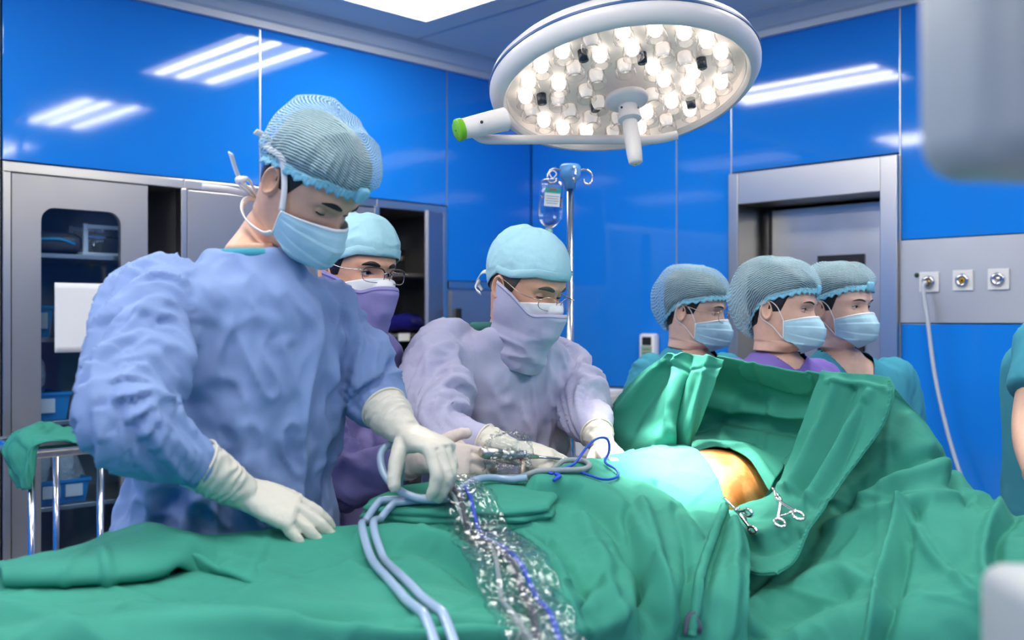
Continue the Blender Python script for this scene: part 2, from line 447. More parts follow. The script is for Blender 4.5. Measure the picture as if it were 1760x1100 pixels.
u2 = thing('steel_cabinet', 'closed steel wall cabinet behind the young surgeon with hairnet', 'cabinet', R(-.25, (qb+qc)/2, 0), 'built-in steel cabinets')
carcass(u2, qc, qb, [])
qm = (qb+qc)/2
for a, b in ((qc+.016, qm-.003), (qm+.003, qb-.016)): obj('door', RB(-.012, .014, a, b, Z0+.02, CT-.04, .003), M_cab, u2, False)
u3 = thing('steel_cabinet', 'open steel wall cabinet with green cloth stacks behind the surgeons', 'cabinet', R(-.25, (qc+qd)/2, 0), 'built-in steel cabinets')
zs3 = [Lz(700, y, -.05) for y in (470, 574, 672, 740)]
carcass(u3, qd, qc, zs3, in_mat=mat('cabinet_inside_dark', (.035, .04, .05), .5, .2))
obj('post', RB(-.04, .016, qc-.016, qc+.016, Z0, CT-.03, .003), M_steel, u3, False)
obj('post', RB(-.04, .016, qd, qd+.03, Z0, CT-.03, .003), M_steel, u3, False)
for dq in (.1, .28, .4):
    rail = MB(); rbox(rail, -.498, -.485, qd+dq, qd+dq+.03, Z0+.05, CT-.06)
    o_ = obj('shelf_rail', rail, M_steel2, u3, False)
for z in (zs3[1],):
    for a in (.08, .23, .36):
        obj('shelf_label', RB(-.03, -.026, qd+a, qd+a+.075, z-.036, z+.004), M_label, u3, False)
hinge = R(.01, Lq(757), 0); free = P(733, 550, 5.32); dv = free-hinge; dv[2] = 0; LL = np.linalg.norm(dv); dv /= LL
nv = np.cross([0, 0, 1], dv); Md = np.eye(4); Md[:3, 0] = dv; Md[:3, 1] = nv; Md[:3, 2] = (0, 0, 1); Md[:3, 3] = hinge
dl = obj('door', MB().box((0, -.011, Z0+.02), (LL, .011, CT-.04), Md, .003), M_cab, u3, False)
obj('inner_panel', MB().box((.05, -.017, Z0+.1), (LL-.05, -.009, CT-.16), Md, .004), M_steel, dl, False)
# low steel unit in the corner
u4 = thing('steel_cabinet', 'low steel cabinet in the corner under blue glass panel', 'cabinet', R(-.2, q768/2, 0), 'built-in steel cabinets')
obj('carcass', RB(-.5, 0, .006, q768-.006, 0, LOWZ), M_cab, u4, False)
obj('top_rail', RB(-.5, .014, .006, q768-.006, LOWZ-.03, LOWZ+.008, .003), M_steel, u4, False)
for a, b in ((.02, q768/2-.004), (q768/2+.004, q768-.02)):
    d_ = obj('door', RB(-.005, .012, a, b, .1, LOWZ-.045, .004), M_cab, u4, False)
    hz = LOWZ-.16
    hh = MB(); rbox(hh, .012, .04, b-.055, b-.035, hz-.08, hz+.02, .004); obj('handle', hh, M_black, d_, False)
# paper on the cabinet door
pz1, pz0 = Lz(137, 487), Lz(137, 605); pq0, pq1 = Lq(184), Lq(91)
G = np.array([[R(.018+.006*math.sin(3*i/11)*(j/11)+(.012*max(0, j/11-.8)*5*max(0, .4-i/11)), pq1+(pq0-pq1)*j/11, pz1+(pz0-pz1)*i/11) for j in range(12)] for i in range(12)])
o = obj('paper_sheet', MB().grid(G), M_paper, None, solid=.0012)
tag(o, 'blank white paper sheet stuck to the glass cabinet door', 'paper')
# cabinet contents
def bin_(p0, p1, q0, q1, z, h, label, cards=1, group='blue bins in the glass cabinet'):
    t = thing('storage_bin', label, 'bin', R((p0+p1)/2, (q0+q1)/2, z), group)
    def lp(k, zz): return [R(p0-k*0+k, q0+k, zz), R(p1-k, q0+k, zz), R(p1-k, q1-k, zz), R(p0+k, q1-k, zz)]
    rings = [lp(.012, z+.001), lp(0, z+h), lp(-.006, z+h), lp(-.006, z+h-.012), lp(.004, z+h-.012), lp(.006, z+h*.9), lp(.016, z+.006)]
    obj('tub', MB().loft(np.array(rings)), M_bin, t, False)
    w_ = (q1-q0)
    for k in range(cards):
        c = q0+w_*(k+.7)/(cards+.4)
        obj('label_card', RB(p1-.004, p1+.002, c-.035, c+.035, z+h*.28, z+h*.78), M_label, t, False)
    return t
W = lambda px, p=-.06: Lq(px, p)
bin_(-.32, -.06, W(92), W(40), zs1[1], .13, 'blue storage bin on upper shelf, half hidden by the paper sheet')
bin_(-.34, -.06, W(121), W(36), zs1[2], .115, 'blue storage bin with one white card on the middle shelf', 1)
bin_(-.36, -.06, W(154), W(60), zs1[3], .10, 'blue storage bin filled with plastic packets on the lower shelf', 2)
M_packet = mat('plastic_packet', (.62, .68, .68), .15, alpha=.75, bump=(1, 30, .02))
rng = np.random.RandomState(3)
def pillow(c, ex, ey, ez, n=14, seed=0, amp=.12):
    """puffed packet: half extents along vectors ex, ey, ez"""
    th = np.linspace(0, 2*PI, 2*n, endpoint=False); ph = np.linspace(-PI/2+.05, PI/2-.05, n); G = []
    sp = lambda v, e: np.sign(v)*np.abs(v)**e
    for b in ph:
        row = []
        for a in th:
            x, y, z = sp(math.cos(b), .5)*sp(math.cos(a), .5), sp(math.cos(b), .5)*sp(math.sin(a), .5), sp(math.sin(b), .8)
            row.append(np.array(c)+x*np.array(ex)+y*np.array(ey)+z*np.array(ez))
        G.append(row)
    G = np.array(G); d = fbm(G*18, seed)[..., None]*amp*np.linalg.norm(ez)
    G = G+d*np.array(ez)/np.linalg.norm(ez)*1.2
    return MB().loft(G)
up = np.array([0, 0, 1.0])
for k, px in enumerate((78, 98, 120, 140)):
    c = R(-.13-.05*(k % 2), W(px), zs1[3]+.135)
    o = obj('supply_packet', pillow(c, UL*.05+UR*.01, up*.085+UL*.02*(k-1.5), UR*.022, seed=k, amp=.5), M_packet)
    tag(o, 'clear plastic supply packet standing in the lower blue bin', 'packet', 'packets in the lower blue bin')
for k in range(3):
    c = R(-.16, W(86), zs1[3]-.30+.022*k)
    o = obj('folded_cloth', pillow(c, UL*.09, UR*.10, up*.0105, seed=30+k), mat('yellow_cloth', (.45, .36, .05), .8))
    tag(o, 'yellow folded cloth lying low in the glass cabinet', 'cloth', 'yellow folded cloths')
obj('shelf', RB(-.5, -.03, qb+.012, qa-.012, zs1[3]-.33, zs1[3]-.312), M_cab, u1, False)
o = obj('supply_packet', pillow(R(-.15, W(74), zs1[2]+.19), UL*.04, up*.06, UR*.02, seed=8, amp=.4), M_packet); tag(o, 'clear plastic packet above the bin on the middle shelf', 'packet')
# rack with flask on the top shelf
rk = thing('instrument_rack', 'white metal instrument rack on the top shelf behind cabinet glass', 'rack', R(-.15, W(170), zs1[0]))
za = zs1[0]; qL, qR_ = W(150), W(208)
for pp in (-.08, -.24):
    obj('post', RB(pp-.008, pp+.008, qL-.010, qL+.010, za, za+.135, .003), M_white, rk, False)
    obj('bar', RB(pp-.006, pp+.006, qR_, qL, za+.115, za+.132, .002), M_white, rk, False)
    obj('bar', RB(pp-.006, pp+.006, qR_, qL, za+.075, za+.085, .002), M_chrome, rk, False)
obj('base', RB(-.26, -.06, qR_, qL+.02, za+.001, za+.014, .003), M_white, rk, False)
o = obj('glass_flask', MB().lathe([(.001, 0), (.012, .006), (.03, .05), (.032, .07), (.014, .085), (.014, .11), (.018, .112), (.001, .112)], frame(R(-.16, W(184), za+.015), UR, up)), thin_glass('flask_glass', (.85, .9, .93), .15)); tag(o, 'small clear glass flask in the white rack', 'flask')
cs = thing('dark_case', 'dark rounded case with thin blue arc on the top cabinet shelf', 'case', R(-.2, W(95), za))
obj('shell', pillow(R(-.2, W(88), za+.052), UL*.16, UR*.13, up*.05, amp=.0), mat('grey_case', (.09, .09, .10), .3), cs)
obj('blue_arc', MB().tube(spline([R(-.075, W(55), za+.055), R(-.068, W(80), za+.06), R(-.068, W(105), za+.062), R(-.08, W(132), za+.045)], 16), .006, 8), mat('cyan_arc', (.03, .4, .7), .3), cs)  # thin cyan arc laid across the front of the case
# folded green cloth stacks
M_green = mat('green_drape', (.038, .262, .195), .8, spec=.25, vary=.06, vscale=5, crease=(.6, 5, .016))
def folded(c, eu, ev, h, seed, label):
    g = MB(); n = 3
    r0 = np.random.RandomState(seed); th = np.linspace(0, 2*PI, 36, endpoint=False); G = []
    prof = [(.96, 0), (1, .12), (1, .3), (.97, .36), (1.0, .42), (1, .62), (.97, .68), (1, .74), (1, .9), (.95, 1)]
    sp = lambda v, e: np.sign(v)*np.abs(v)**e
    for k, z in prof:
        G.append([np.array(c)+k*(sp(math.cos(a), .35)*np.array(eu)+sp(math.sin(a), .35)*np.array(ev))+up*h*z for a in th])
    G = np.array(G); G[..., 2] += fbm(G*9, seed)*h*.25; G += UR*fbm(G*14, seed+5)[..., None]*.012
    o = obj('folded_drape', g.loft(G), M_green); tag(o, label, 'folded cloth', 'folded green cloths on cabinet shelves')
stk = ((704, zs3[2], 6, .019, 'right'), (664, zs3[2], 5, .022, 'left'), (706, zs3[3], 4, .020, 'lower right'), (668, zs3[3], 4, .022, 'lower left'))
for si, (px, z, n, h, s) in enumerate(stk):
    wq = .085; q = Lq(px, -.12)
    for k in range(n):
        pos = 'bottom' if k == 0 else ('top' if k == n-1 else ('second', 'third', 'fourth', 'fifth')[k-1])
        folded(R(-.2+.012*math.sin(k*2.1), q+.008*math.sin(k*1.7+si), z+.002+k*(h+.004)), UL*wq, UR*.13, h, si*10+k,
               f'green folded cloth, {pos} of the {s} stack in the open cabinet')
o = obj('wrapped_bundle', pillow(R(-.19, Lq(688, -.1), zs3[1]+.055), UL*.19, UR*.12, up*.052, n=20, seed=4, amp=.45), mat('navy_plastic', (.012, .012, .16), .18, bump=(.6, 14, .03)))
tag(o, 'shiny navy blue plastic bundle on the open cabinet shelf', 'bundle')
dv_ = thing('cabinet_device', 'black device with knobs at the back of the open cabinet', 'device', R(-.4, Lq(690, -.3), zs3[0]))
obj('body', RB(-.47, -.34, Lq(715, -.34), Lq(665, -.34), zs3[0]+.001, zs3[0]+.15, .01), M_black, dv_, False)
for k in range(3): obj('knob', MB().lathe([(.001, 0), (.013, 0), (.011, .02), (.001, .02)], frame(R(-.341, Lq(676+12*k, -.34), zs3[0]+.1), UL, UR)), M_steel2, dv_)

# ================================================================ trolley at the left with green cloth
tc = P(95, 765, 3.55); tz = tc[2]; tp, tq = toroom(tc)
tr = thing('steel_trolley', 'steel trolley with rounded rail in front of the glass cabinet', 'trolley', np.array([tc[0], tc[1], 0]))
hw, hd = .115, .2
cs_ = [(tp+a*hd-.1, tq+b*hw) for a, b in ((-1, -1), (1, -1), (1, 1), (-1, 1))]
loop = []
for k in range(4):
    a = np.array(cs_[k]); b = np.array(cs_[(k+1) % 4]); c = np.array(cs_[k-1])
    for t in (.12, 0.03): loop.append(R(*(a+(c-a)*t), tz))
    for t in (.03, .12): loop.append(R(*(a+(b-a)*t), tz))
obj('top_rail', MB().tube(loop, .012, 10, closed=True), M_chrome, tr)
obj('tray', RB(tp-hd-.09, tp+hd-.11, tq-hw+.01, tq+hw-.01, tz-.03, tz-.012, .004), M_steel, tr, False)
obj('lower_shelf', RB(tp-hd-.09, tp+hd-.11, tq-hw+.01, tq+hw-.01, .26, .28, .004), M_steel, tr, False)
for a, b in cs_:
    l = obj('leg', MB().tube([R(a, b, .08), R(a, b, tz)], .012, 10), M_chrome, tr)
    obj('caster', MB().lathe([(.002, -.014), (.04, -.014), (.042, 0), (.04, .014), (.002, .014)], frame(R(a, b, .042), up, UR)), M_black, l)
def cloth(G, seed, amp=.006, fr=(6, 3), k=2.0, dirn=1):
    """add fold relief to a grid surface"""
    n = grid_normals(G); nv, nu = G.shape[:2]
    U, V = np.meshgrid(np.linspace(0, 1, nu), np.linspace(0, 1, nv))
    wx = noise3(np.stack([U*3, V*3, U*0+seed], -1), seed)*.35
    h = ridged(np.stack([(U+wx*.5)*fr[0], (V+wx*.3)*fr[1], U*0+seed*1.7], -1), seed, k)-.4
    h += .35*fbm(np.stack([U*fr[0]*3, V*fr[1]*3, U*0], -1), seed+9)
    return G+n*(h*amp)[..., None]
Dd = 3.5
rows = [[(30, 745, 3.75), (70, 725, 3.8), (105, 728, 3.8), (140, 735, 3.8)],
        [(10, 752, 3.55), (60, 735, 3.55), (100, 742, 3.6), (165, 752, 3.6)],
        [(0, 775, 3.42), (30, 752, 3.4), (80, 752, 3.38), (150, 758, 3.42)],
        [(15, 810, 3.40), (32, 800, 3.36), (50, 775, 3.33), (75, 762, 3.36)],
        [(30, 838, 3.40), (42, 842, 3.35), (55, 835, 3.33), (60, 790, 3.36)]]
G = patch([[P(*c) for c in r] for r in rows], 40, 40)
o = obj('cloth', cloth(G, 5, .02, (5, 3)), M_green, None, solid=.004); tag(o, 'crumpled green cloth hanging over the trolley corner at left', 'cloth')

# ================================================================ infusion stand, bottle
ip = P(980, 300, 3.45); ix, iy = ip[0], ip[1]; topz = P(980, 287, 3.45)[2]
iv = thing('infusion_stand', 'steel infusion stand with blue hook crown behind the older surgeon', 'infusion stand', (ix, iy, 0))
obj('pole', MB().tube([(ix, iy, .06), (ix, iy, topz-.03)], .0115, 14), M_chrome, iv)
M_crown = mat('light_blue_plastic', (.12, .36, .72), .35)
obj('crown', MB().lathe([(.002, -.075), (.018, -.075), (.02, -.05), (.03, -.04), (.036, -.03), (.036, .0), (.03, .008), (.002, .008)], frame((ix, iy, topz), (1, 0, 0), up), 8), M_crown, iv)
for a in (10, 100, 190, 280):
    ex = np.array([math.cos(math.radians(a)), math.sin(math.radians(a)), 0]); c = np.array([ix, iy, topz-.012])
    pts = [c+ex*.03, c+ex*.055+up*.004, c+ex*.072-up*.006, c+ex*.078-up*.026, c+ex*.070-up*.044, c+ex*.052-up*.042, c+ex*.046-up*.028]
    obj('hook', MB().tube(spline(pts, 20), .0038, 8), M_chrome, iv)
for k in range(5):
    a = 2*PI*k/5+.3; ex = np.array([math.cos(a), math.sin(a), 0])
    l = obj('leg', MB().tube([np.array([ix, iy, .075]), np.array([ix, iy, .06])+ex*.28], .011, 8), M_chrome, iv)
    obj('caster', MB().lathe([(.002, -.012), (.028, -.012), (.03, 0), (.028, .012), (.002, .012)], frame(np.array([ix, iy, .03])+ex*.28, up, (-ex[1], ex[0], 0))), M_black, l)
# bottle hangs from the left hook, upside down
bt = P(950, 303, 3.40); bb = P(943, 400, 3.40); ax = (bt-bb); BL = np.linalg.norm(ax); ax /= BL
Mb = frame(bb, (1, .1, 0), ax)
bo = thing('infusion_bottle', 'clear plastic infusion bottle hanging upside down from the hook', 'bottle', bb)
def sring(w_, d_, z, n=24): return [[w_*math.copysign(abs(math.cos(a))**.7, math.cos(a)), d_*math.copysign(abs(math.sin(a))**.7, math.sin(a)), z] for a in np.linspace(0, 2*PI, n, endpoint=False)]
prof = [(.008, .008, .0), (.012, .012, .003), (.014, .013, .018), (.030, .022, .032), (.040, .027, .05), (.041, .027, .085), (.040, .026, .12), (.042, .027, .155), (.038, .024, .172), (.02, .012, .180), (.006, .004, .182)]
obj('shell', MB().loft(xf(Mb, np.array([sring(*q) for q in prof]).reshape(-1, 3)).reshape(len(prof), 24, 3)), thin_glass('bottle_plastic', (.90, .93, .95), .14, .12), bo)
obj('liquid', MB().loft(xf(Mb, np.array([sring(a*.93, b*.93, z) for a, b, z in prof[2:7]]).reshape(-1, 3)).reshape(5, 24, 3)), M_clear, bo)
cap_ = obj('cap', MB().lathe([(.002, -.012), (.012, -.012), (.0135, 0), (.0135, .012), (.002, .012)], Mb), mat('mint_cap', (.25, .6, .48), .4), bo)
def lab(z0, z1, w_, dd=-.0285): return MB().box((-w_, dd-.001, z0), (w_, dd, z1), Mb)
obj('label', lab(.085, .145, .026), mat('bottle_label', (.75, .79, .80), .5), bo, False)
obj('label_band', lab(.130, .146, .027, -.0297), mat('label_green', (.02, .33, .25), .5), bo, False)
for k in range(4): obj('label_line', lab(.118-.008*k, .1205-.008*k, .022-.003*(k % 2), -.0297), mat('label_ink', (.35, .42, .45), .5), bo, False)
obj('label_mark', lab(.139, .143, .012, -.0307), mat('label_red', (.5, .08, .08), .5), bo, False)
lp = [xf(Mb, [[.0, 0, .18]])[0], xf(Mb, [[.012, 0, .198]])[0], xf(Mb, [[.0, 0, .208]])[0], xf(Mb, [[-.012, 0, .198]])[0]]
obj('hanger', MB().tube(spline(lp+[lp[0]], 20), .002, 6), M_white, bo)

# ================================================================ small things by the right wall
tp_, tz_ = Rp(1121), Rz(1121, 573)
wu = thing('wall_dispenser', 'white wall unit with small green display behind the nurses', 'wall unit', R(tp_, .02, tz_-.3))
obj('housing', RB(tp_-.052, tp_+.052, .0, .05, tz_-.30, tz_, .014), M_white, wu, True, angle=40)
obj('display', RB(tp_-.034, tp_+.036, .048, .053, tz_-.145, tz_-.065, .001), mat('lcd_green', (.30, .42, .30), .3), wu, False)
obj('sensor_window', RB(tp_-.028, tp_+.032, .046, .054, tz_-.062, tz_-.018, .004), M_black, wu, False)
for k in range(3): obj('display_line', RB(tp_-.024, tp_+.026, .0528, .0536, tz_-.087-.02*k, tz_-.081-.02*k), mat('lcd_ink', (.10, .17, .10), .4), wu, False)
obj('nozzle', RB(tp_-.015, tp_+.015, .012, .04, tz_-.315, tz_-.298, .003), M_steel, wu, False)
bc = P(1030, 670, 4.7); bx, by, bz = bc
ct = thing('side_table', 'steel side table standing by the right wall under a white container', 'table', (bx, by, 0))
Mt = np.eye(4); Mt[:3, 0] = UR; Mt[:3, 1] = -UL; Mt[:3, 3] = (bx, by, 0); hh = bz-.30
obj('table_top', MB().box((-.25, -.2, hh-.025), (.25, .2, hh), Mt, .004), M_steel, ct, False)
for a in (-1, 1):
    for b in (-1, 1): obj('leg', MB().tube(xf(Mt, [[a*.23, b*.18, 0], [a*.23, b*.18, hh-.02]]), .013, 10), M_chrome, ct)
obj('shelf', MB().box((-.24, -.19, .25), (.24, .19, .27), Mt, .003), M_steel, ct, False)
wbn = thing('plastic_container', 'white plastic container with lipped lid beside the older surgeon', 'container', (bx, by, hh))
def lp2(a, b, z): return xf(Mt, [[-a, -b, z], [a, -b, z], [a, b, z], [-a, b, z]])
obj('tub', MB().loft(np.array([lp2(.055, .10, hh+.002), lp2(.068, .115, hh+.27)])), M_white, wbn, False)
ld = obj('lid', MB().box((-.078, -.125, hh+.262), (.078, .125, hh+.30), Mt, .010), M_white, wbn, True, angle=40)
obj('latch', MB().box((-.02, -.13, hh+.225), (.03, -.112, hh+.275), Mt, .004), M_offwhite, wbn, False)
obj('latch', MB().box((.072, -.03, hh+.235), (.088, .03, hh+.278), Mt, .004), M_offwhite, wbn, False)

# ================================================================ surgical lamp
LC = P(1074, 148, 2.6); LT = P(1165, 790, 2.33); LN = LT-LC; LN /= np.linalg.norm(LN)
ML = frame(LC, (1, 0, 0), LN)
lamp = thing('surgical_lamp', 'round white surgical lamp with glowing lenses above the patient', 'surgical lamp', LC)
M_lampw = mat('lamp_white', (.80, .77, .74), .28)
RO = .346
prof = [(.304, .002), (.306, .014), (.314, .024), (.326, .022), (.338, .010), (.344, .0), (RO, -.012), (.345, -.02), (.337, -.020), (.337, -.024), (.343, -.025), (.341, -.04), (.325, -.055), (.25, -.075), (.12, -.085), (.002, -.087)]
obj('housing', MB().lathe(prof, ML, 96, cap=False), M_lampw, lamp, True, angle=50)
obj('seal_ring', MB().lathe([(.338, -.0185), (.3475, -.0185), (.3475, -.0245), (.338, -.0245), (.338, -.0185)], ML, 96, cap=False), mat('blue_seal', (.03, .10, .26), .4), lamp, True, angle=40)
obj('back_plate', MB().lathe([(.002, -.016), (.304, -.016), (.304, .010), (.308, .010), (.308, -.021), (.002, -.021)], ML, 64, cap=False), mat('lamp_inner', (.82, .77, .73), .35, emit=((1, .90, .83), .06)), lamp, True, angle=40)  # faint emission stands in for LED light falling on the plate
obj('cover', MB().lathe([(.002, .034), (.15, .033), (.27, .031), (.298, .029), (.304, .010)], ML, 64, cap=False), thin_glass('lamp_cover', (.98, .98, .98), .015, .03, .4), lamp, True, angle=25)
M_led = mat('led_glow', (1, .95, .9), .4, emit=((1, .88, .78), 4.5))
M_led2 = mat('led_dim', (1, .95, .9), .4, emit=((1, .92, .86), .45))
M_lensg = thin_glass('lens_acrylic', (.98, .97, .96), .10, .10)
lens_me = led_me = None; k_ = 0
rl = random.Random(4)
for n, r in ((8, .100), (14, .175), (21, .255)):
    for k in range(n):
        a = 2*PI*k/n+r*9; c = xf(ML, [[r*math.cos(a), r*math.sin(a), -.016]])[0]
        if lens_me is None:
            l = obj('lens_module', MB().lathe([(.020, 0), (.022, .002), (.0215, .018), (.0245, .020), (.0255, .040), (.022, .043), (.018, .042), (.016, .036), (.004, .034)], ML@np.array([[1, 0, 0, r*math.cos(a)], [0, 1, 0, r*math.sin(a)], [0, 0, 1, -.016], [0, 0, 0, 1]]), 20, cap=False), M_lensg, lamp)
            e = obj('led', MB().lathe([(.001, .001), (.016, .001), (.018, .012), (.013, .028), (.001, .033)], ML@np.array([[1, 0, 0, r*math.cos(a)], [0, 1, 0, r*math.sin(a)], [0, 0, 1, -.016], [0, 0, 0, 1]]), 14, cap=False), M_led, l)
            lens_me, led_me, c_first = l, e, c
        else:
            l = lens_me.copy(); COL.objects.link(l); l.parent = lamp; l.location = c-c_first
            e = led_me.copy(); COL.objects.link(e); e.parent = l; e.location = (0, 0, 0)
            if rl.random() < .45:
                e.data = (MATS.get('_ledme') or led_me.data.copy())
                if '_ledme' not in MATS: e.data.materials[0] = M_led2; MATS['_ledme'] = e.data
        k_ += 1
MATS.pop('_ledme', None)
for a, r in ((.4, .20), (1.35, .13), (2.2, .20), (3.3, .215), (4.1, .12), (4.9, .255), (5.7, .23)):
    Mx = ML@np.array([[1, 0, 0, r*math.cos(a)], [0, 1, 0, r*math.sin(a)], [0, 0, 1, -.0145], [0, 0, 0, 1.0]])
    obj('sensor_window', MB().lathe([(.001, .026), (.012, .026), (.013, .0), (.001, 0)], Mx, 14), mat('sensor_black', (.02, .03, .045), .2), lamp)
hub = obj('hub', MB().lathe([(.002, .030), (.052, .030), (.057, .038), (.052, .048), (.030, .056), (.026, .058), (.002, .059)], ML, 40, cap=False), M_lampw, lamp, True, angle=60)
obj('clip', MB().box((-.014, -.060, .034), (.014, -.052, .046), ML, .002), M_offwhite, hub, False)
nk = obj('handle_socket', MB().lathe([(.002, .05), (.024, .052), (.0255, .08), (.030, .084), (.030, .095), (.022, .100), (.002, .10)], ML, 32, cap=False), M_lampw, lamp, True, angle=50)
for a in (.3, 2.4, 4.4): obj('pin', MB().lathe([(.001, .024), (.003, .024), (.003, .0265), (.001, .0265)], ML@np.array(Matrix.Translation((0, 0, .068))@Matrix.Rotation(a, 4, 'Z')@Matrix.Rotation(PI/2, 4, 'Y')), 10), M_black, nk)
obj('sterile_handle', MB().lathe([(.002, .098), (.019, .098), (.0195, .12), (.0205, .15), (.0195, .19), (.0175, .213), (.012, .218), (.002, .219)], ML, 32, cap=False), mat('handle_white', (.82, .78, .72), .4), lamp, True, angle=50)
# side grip with green end
g0, g1 = P(868, 205, 2.55), P(786, 224, 2.50); gx = (g1-g0)/np.linalg.norm(g1-g0); gl = np.linalg.norm(g1-g0)
Mg = frame(g0, up, gx)
gr_ = obj('grip', MB().lathe([(.002, 0), (.030, 0), (.0275, gl*.5), (.0255, gl*.9), (.024, gl*.92), (.002, gl*.92)], Mg, 32, cap=False), M_lampw, lamp, True, angle=50)
obj('grip_end', MB().lathe([(.002, gl*.9), (.0275, gl*.9), (.0275, gl), (.022, gl*1.03), (.002, gl*1.03)], Mg, 32, cap=False), mat('lime_plastic', (.17, .50, .02), .35), gr_, True, angle=50)
obj('screw', MB().lathe([(.001, 0), (.004, 0), (.004, .002), (.001, .002)], frame(P(828, 210, 2.485), up, (0, -1, 0.1)), 12), M_black, gr_)
pts = [P(812, 226, 2.55), P(830, 238, 2.57), P(862, 240, 2.60), P(930, 240, 2.66), P(1040, 240, 2.72), P(1120, 240, 2.74), P(1164, 232, 2.74)]
obj('rail_handle', MB().tube(spline(pts, 40), .0125, 12), M_lampw, lamp)
# yoke and ceiling arm
yk = [xf(ML, [[0, 0, -.08]])[0], P(1112, 60, 2.80), P(1103, 20, 2.82), P(1085, -60, 2.86), P(1050, -230, 2.95)]
obj('spring_arm', MB().tube(spline(yk, 24), [.05]*4+[.03]*4+[.0215]*16, 18), mat('arm_bluewhite', (.62, .72, .80), .3), lamp)
cm = yk[-1]; cz = np.array([cm[0], cm[1], H])
obj('ceiling_column', MB().lathe([(.002, -.02), (.05, -.02), (.05, H-cm[2]-.02), (.11, H-cm[2]-.02), (.11, H-cm[2]), (.002, H-cm[2])], frame(cm, (1, 0, 0), up), 32, cap=False), M_lampw, lamp, True, angle=40)
# the lamp's own light
sp_d = bpy.data.lights.new('surgical_lamp_light', 'SPOT'); sp_d.energy = 640; sp_d.color = (1, .93, .84); sp_d.spot_size = math.radians(24); sp_d.spot_blend = .9; sp_d.shadow_soft_size = .10
sp_o = bpy.data.objects.new('surgical_lamp_light', sp_d); COL.objects.link(sp_o)
sp_o.location = LC+LN*.05-LC; sp_o.parent = lamp
sp_o.rotation_euler = Vector(LN).to_track_quat('-Z', 'Y').to_euler()
# ================================================================ equipment close to the camera, right edge
def rrect_solid(c, ex, ey, ez, r, n=6):
    """rounded box: centre, half-extent vectors, corner radius (world)"""
    ex, ey, ez = map(lambda v: np.array(v, float), (ex, ey, ez)); L = [np.linalg.norm(v) for v in (ex, ey, ez)]
    Mx = np.eye(4); Mx[:3, 0] = ex/L[0]; Mx[:3, 1] = ey/L[1]; Mx[:3, 2] = ez/L[2]; Mx[:3, 3] = c
    bm = bmesh.new(); bmesh.ops.create_cube(bm, size=2)
    for v in bm.verts: v.co = Vector((v.co[0]*L[0], v.co[1]*L[1], v.co[2]*L[2]))
    bmesh.ops.bevel(bm, geom=list(bm.edges), offset=r, segments=n, affect='EDGES', profile=.5); bm.verts.index_update()
    v = np.array([q.co[:] for q in bm.verts]); f = [[q.index for q in fc.verts] for fc in bm.faces]; bm.free()
    return MB().add(xf(Mx, v), f)
mo = thing('ceiling_monitor', 'white rounded equipment housing hanging close at the upper right corner', 'monitor', P(1790, 100, .62))
mc = P(1800, 112, .62); mex = np.array([.068, .016, 0]); mey = np.array([-.016, .068, 0])*.6
obj('housing', rrect_solid(mc, mex, mey, up*.070, .025), mat('equipment_white', (.36, .40, .41), .35), mo, True)
ff = mc-mey*.98
obj('face_panel', rrect_solid(mc-np.array([-.030, .046, -.010]), np.array([.05, .015, 0]), np.array([-.005, .015, 0]), up*.066, .007), mat('equipment_face', (.48, .51, .55), .3), mo, True)
obj('arm', MB().tube([mc+up*.10, mc+up*.4, np.array([mc[0], mc[1], H])], .03, 16), M_lampw, mo)
eq = thing('equipment_trolley', 'pale grey rounded equipment top at the lower right edge', 'equipment', np.array([P(1815, 1030, .70)[0], .70, 0]))
ec = P(1815, 1085, .70)
obj('top', rrect_solid(ec, (.034, 0, 0), (0, .05, 0), (0, 0, .038), .016), mat('equipment_grey', (.42, .45, .45), .35), eq, True)
obj('column', MB().tube([(ec[0], ec[1], .05), (ec[0], ec[1], ec[2]-.04)], .015, 16), M_lampw, eq)
obj('base', MB().lathe([(.002, 0), (.16, 0), (.16, .03), (.04, .06), (.002, .06)], frame((ec[0], ec[1], 0), (1, 0, 0), up), 24, cap=False), M_lampw, eq)

# ================================================================ operating table, patient, drapes
AX = np.array([.75, .66, 0]); AX /= np.linalg.norm(AX); AN = np.array([AX[1], -AX[0], 0])   # along the table; across, towards the camera
TC = np.array([.02, 2.0, 0])
tb = thing('operating_table', 'operating table hidden under the green drapes', 'table', TC)
def tbx(name, a0, a1, b0, b1, z0, z1, m, bev=.01):
    Mx = np.eye(4); Mx[:3, 0] = AX; Mx[:3, 1] = -AN; Mx[:3, 3] = TC
    return obj(name, MB().box((a0, b0, z0), (a1, b1, z1), Mx, bev), m, tb, False)
tbx('table_top', -.85, 1.0, -.20, .16, .84, .90, M_black); tbx('frame', -.7, .9, -.15, .12, .80, .84, M_steel)
tbx('column', -.05, .35, -.12, .12, .12, .80, M_steel); tbx('base', -.25, .55, -.18, .18, 0, .12, M_steel2, .03)

